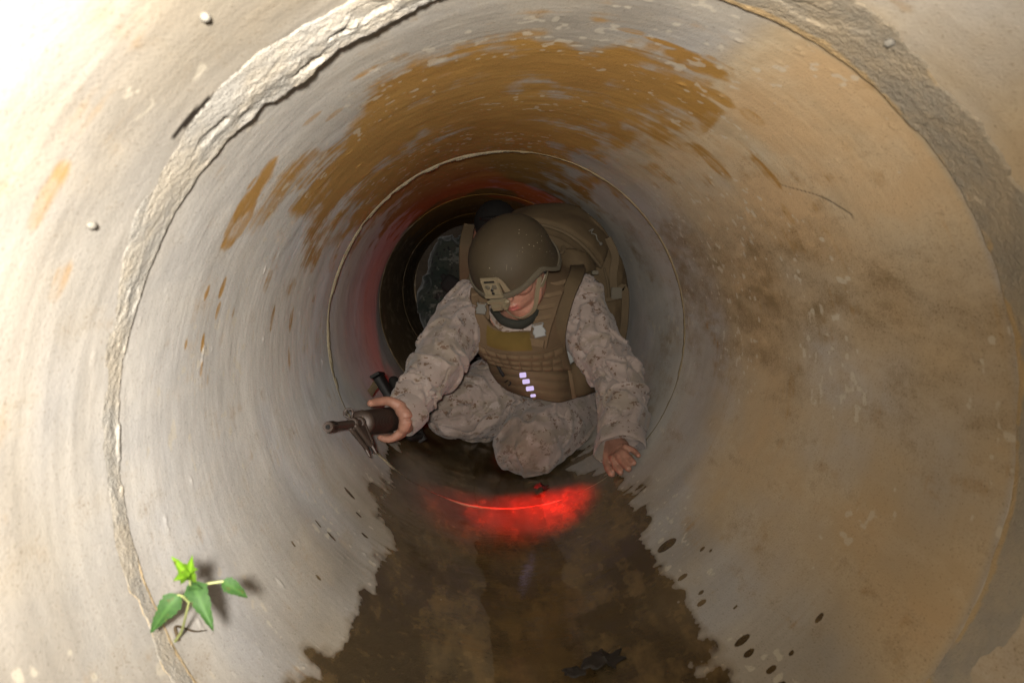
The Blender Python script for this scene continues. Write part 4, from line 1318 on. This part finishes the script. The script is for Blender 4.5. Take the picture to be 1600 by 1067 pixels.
for wq, sg in ((b['wl'], 1), (b['wr'], -1)):
    hp.append(ball(wq+np.array((sg*.015, -.05, -.02)), (.036, .05, .022)))
    for k in range(4):
        q = wq+np.array((sg*(.04-.022*k), -.085, -.025))
        hp.append(finger([q, q+np.array((0, -.035, -.008)), q+np.array((0, -.062, -.028))], [.009, .0085, .0075]))
    q = wq+np.array((sg*.05, -.04, -.015))
    hp.append(finger([q, q+np.array((sg*.02, -.025, -.012)), q+np.array((sg*.026, -.05, -.024))], [.011, .010, .008]))
me = fused(hp, .006, 3)
setv(me, keep_inside(verts(me), .006))
V = verts(me); attr(me, 'lips', np.zeros(len(V))); attr(me, 'grime', np.full(len(V), .5))
me.polygons.foreach_set('use_smooth', np.ones(len(me.polygons), bool))
P2 = link('person', me, M_SKIN)
tag(P2, 'person in dark green camouflage crouching in the dark behind the kneeling one', 'person')
uni = [tube([b['neck']*.3+b['chest']*.7, b['chest'], b['pel']], [.13, .165, .16], .85, (0, 1, 0), seg=22), tube([b['sl'], b['chest']*.8+b['neck']*.2, b['sr']], [.075, .11, .075]),
       tube([b['sl'], b['el'], b['wl']], [.078, .072, .05]), tube([b['sr'], b['er'], b['wr']], [.075, .068, .05]),
       tube([b['pel'], b['kl'], b['fl']], [.12, .092, .06]), tube([b['pel'], b['kr'], b['fr']], [.12, .092, .06])]
me = fused(uni, .0065, 5)
cloth(me, [(b['sl'], b['el']), (b['el'], b['wl']), (b['chest'], b['pel']), (b['pel'], b['kl']), (b['pel'], b['kr'])], .011, 26, .016)
attr(me, 'soil', np.zeros(len(me.vertices)))
me.polygons.foreach_set('use_smooth', np.ones(len(me.polygons), bool))
link('green_uniform', me, M_GREEN, P2)
part('dark_cap', [ball(b['head']+np.array((0, .01, .035)), (.088, .108, .092)), ball(b['head']+np.array((0, -.095, .045)), (.07, .05, .012))], M_HAIR, P2)
part('pack_strap', ribbon([at(733, 352, 3.17), at(728, 380, 3.12), at(727, 415, 3.13), at(727, 450, 3.16)], [.045, .05, .05, .045], .012, (0, -1, .2), n=24), M_STRAP, P2)
part('black_pouch', [ball(at(705, 445, 3.18), (.038, .03, .035), np.array([unit((1, 0, -.7)), (0, 1, 0), unit((.7, 0, 1))]), power=4), tube([at(693, 432, 3.18), at(715, 462, 3.18)], .012, seg=10)], M_HAIR, P2)
for f_, k_ in ((b['fl'], b['kl']), (b['fr'], b['kr'])):
    part('boot', tube([f_, f_+unit(f_-k_)*.10], [.05, .045]), M_DARK, P2)

# ------------------------------------------------------------------ weed at the joint
def leaf_mat(name, a, b):
    t = NT(name)
    c = t.mix(t.noise(60, 3), a, b)
    c = t.mix(t.attr('vein'), c, tuple(min(1, v*1.35) for v in b))
    c = t.mix(t.step(t.noise(140, 3, .7), .62, .72), c, (.10, .075, .02))
    m_ = t.bsdf(c, .62, t.bump(t.noise(300, 2), .4, .0008), .3)
    pb = [n for n in t.t.nodes if n.type == 'BSDF_PRINCIPLED'][0]
    tl = t.n('BsdfTranslucent'); t.put(tl.inputs[0], c)
    mx = t.n('MixShader'); mx.inputs[0].default_value = .3
    t.t.links.new(pb.outputs[0], mx.inputs[1]); t.t.links.new(tl.outputs[0], mx.inputs[2]); t.t.links.new(mx.outputs[0], t.out.inputs[0])
    return m_
M_LEAF = leaf_mat('leaf_green', (.024, .070, .016), (.050, .115, .026))
M_YOUNG = leaf_mat('young_leaf', (.12, .27, .012), (.19, .35, .022))
M_STEM = hard('stem', (.30, .33, .12), .6)
root = wall(-64.6, .790, .003)
WEED = empty('weed', root)
tag(WEED, 'small green weed rooted in the mortar joint at lower left', 'weed')
nw = unit((-root[0], 0, -root[2]))
def leaf(base, tip, wid, nref, mat, droop=.15, curl=.25, parent=WEED, name='leaf', teeth=.07):
    base = np.asarray(base, float); tip = np.asarray(tip, float)
    L = np.linalg.norm(tip-base); d = unit(tip-base); n = unit(np.asarray(nref)-d*(np.asarray(nref) @ d)); s = np.cross(d, n)
    rows, cols = 17, 7
    V, ve = [], []
    for i in range(rows):
        t = i/(rows-1)
        w_ = wid/2*(1.25*(1-t)**.8*min(1, t*5)**.6 if t > 0 else 0)*(1+teeth*(1 if i % 2 else -1)+.06*math.sin(i*1.3+base[0]*900))
        c = base+d*L*t+n*(-droop*L*t*t+.06*L*math.sin(math.pi*t))
        for j in range(cols):
            u = (j-(cols-1)/2)/((cols-1)/2)
            V.append(c+s*u*w_+n*(curl*abs(u)**1.5*w_+.02*L*math.sin(6*t+2*u)))
            ve.append(.8 if j == (cols-1)//2 else (.25 if (i+abs(j-3)) % 3 == 0 else 0))
    F = [(i*cols+j, i*cols+j+1, (i+1)*cols+j+1, (i+1)*cols+j) for i in range(rows-1) for j in range(cols-1)]
    o = part(name, (np.array(V)-np.array(parent.location), F), mat, parent)
    attr(o.data, 'vein', ve)
    return o
# stem rises off the wall toward the bore
tp = lambda x, y, Y: at(x, y, Y)
stem = [root-nw*.004, at(284, 985, 0.765), at(291, 958, 0.725), at(298, 925, 0.705), at(296, 905, 0.695)]
part('stem', tube([q-root for q in stem], [.0016, .0014, .0012, .0010, .0008], seg=8), M_STEM, WEED)
leaf(at(299, 908, 0.705), at(334, 985, 0.685), .019, CAM-root+np.array((0, 0, .2)), M_LEAF, .10, .3)
leaf(at(280, 928, 0.705), at(232, 990, 0.695), .020, CAM-root+np.array((0, 0, .3)), M_LEAF, .12, .3)
leaf(at(346, 908, 0.715), at(390, 934, 0.725), .014, CAM-root+np.array((0, 0, .2)), M_LEAF, .10, .3)
for a, b_, w_ in (((292, 906, 0.695), (270, 870, 0.675), .014), ((296, 905, 0.695), (300, 870, 0.670), .014), ((293, 902, 0.692), (272, 905, 0.670), .013), ((297, 903, 0.692), (307, 888, 0.670), .012), ((295, 900, 0.690), (286, 880, 0.665), .012)):
    leaf(at(*a), at(*b_), w_, CAM-root+np.array((0, 0, .3)), M_YOUNG, .05, .4, name='young_leaf')
leaf(at(297, 915, 0.698), at(312, 918, 0.685), .009, CAM-root, M_LEAF, name='young_leaf')
part('leaf_stalk', [tube([q-root for q in (at(298, 920, 0.705), at(322, 912, 0.710), at(348, 908, 0.715))], .0011, seg=6), tube([q-root for q in (at(294, 940, 0.715), at(286, 932, 0.708), at(278, 929, 0.705))], .0011, seg=6)], M_STEM, WEED)
part('root_strand', tube([q-root for q in (root, wall(-66, .80, .002), wall(-63.5, .825, .003), wall(-62, .85, .002))], [.0016, .0014, .001, .0006], seg=6), M_STRAP, WEED)

# ------------------------------------------------------------------ debris lying in the pipe
t_ = NT('dead_leaf'); n_ = t_.noise(60, 4)
M_DEAD = t_.bsdf(t_.mix(n_, (.004, .003, .002), (.014, .009, .005)), .7, t_.bump(n_, .6, .003))
def scrap(pts, parent_name, label, cat, h=.004):
    """crumpled flat scrap from an outline of (angle, distance) on the invert"""
    c = np.mean(pts, 0); base = wall(c[0], c[1], .0)
    V, n = [], len(pts)
    rings = 4
    for k in range(rings, 0, -1):
        for q in pts:
            a = c+(np.array(q)-c)*k/rings
            hh_ = .0115*(abs(a[0]) < 13)+.001+h*(.4+.9*vnoise(np.array([[a[0]*.9, a[1]*70, 3.]]))[0])*(1.0 if k < rings else .4)
            V.append(wall(a[0], a[1], hh_)-base)
    V.append(wall(c[0], c[1], .0145)-base)
    F = [(k*n+i, k*n+(i+1) % n, (k+1)*n+(i+1) % n, (k+1)*n+i) for k in range(rings-1) for i in range(n)]
    F += [((rings-1)*n+i, (rings-1)*n+(i+1) % n, rings*n) for i in range(n)]
    o = part(parent_name, (np.array(V), F), M_DEAD)
    o.location = base
    md = o.modifiers.new('thickness', 'SOLIDIFY'); md.thickness = .0015
    tag(o, label, cat)
rr_ = np.random.default_rng(3)
def outline(c, ra, ry, n, jag=.3, tilt=0.0):
    out = []
    for i in range(n):
        a = 2*math.pi*i/n; k = 1+jag*(rr_.random()*2-1)
        x_, y_ = math.cos(a)*k, math.sin(a)*k
        out.append((c[0]+ra*x_, c[1]+ry*y_+tilt*x_))
    return out
scrap(outline((12.4, 1.186), 4.4, .026, 26, .28, .012), 'dead_leaf', 'black rotting leaf scrap at the bottom edge of the wet floor', 'leaf')
scrap(outline((6.2, 1.158), 2.2, .016, 16, .3), 'dead_leaf', 'smaller rotting leaf bit left of the black leaf scrap', 'leaf')
scrap(outline((12.2, 2.149), 2.6, .018, 18, .5, .01), 'dead_leaf', 'dark leaf lying before the muddy front knee', 'leaf')
M_PEB = hard('pebble', (.15, .135, .11), .85, nscale=140)
for th_, y_, r_, lab in ((-139.9, .562, .0030, 'pale grout pebble stuck high on the upper left wall'), (-117.9, .626, .0032, 'pale grout pebble stuck on the left wall beside the joint'),
                         (146.0, .70, .004, 'white grout pebble on the joint at upper right')):
    c = wall(th_, y_, .003)
    v, f = ball((0, 0, 0), (r_*1.1, r_*1.4, r_), nu=10, nv=7)
    v = v*(1+.25*fbm(v*300+th_, 2))[:, None]
    o = part('pebble', (v, f), M_PEB); o.location = c
    tag(o, lab, 'pebble', 'grout pebbles stuck to the wall')

# ------------------------------------------------------------------ red lamps of the two people, and one added spot
def red(name, src, dst, e, ang, blend, soft_=.012):
    l = bpy.data.lights.new(name, 'SPOT'); l.energy = e; l.color = (1, .004, .004); l.spot_size = math.radians(ang); l.spot_blend = blend; l.shadow_soft_size = soft_
    o = bpy.data.objects.new(name, l); COL.objects.link(o); look(o, tuple(src), tuple(dst)); return o
red('red_lamp', at(838, 560, 2.14), wall(7.5, 2.0), 66.0, 52, 1.0, .03)
red('red_lamp', at(830, 562, 2.14), wall(-7.0, 1.98), 11.0, 58, 1.0, .03)  # weak extra spot, added to grade the edge of the red pool
l = bpy.data.lights.new('red_lamp', 'POINT'); l.energy = 1.25; l.color = (1, .008, .006); l.shadow_soft_size = .02
o = bpy.data.objects.new('red_lamp', l); COL.objects.link(o); o.location = at(800, 590, 2.98)
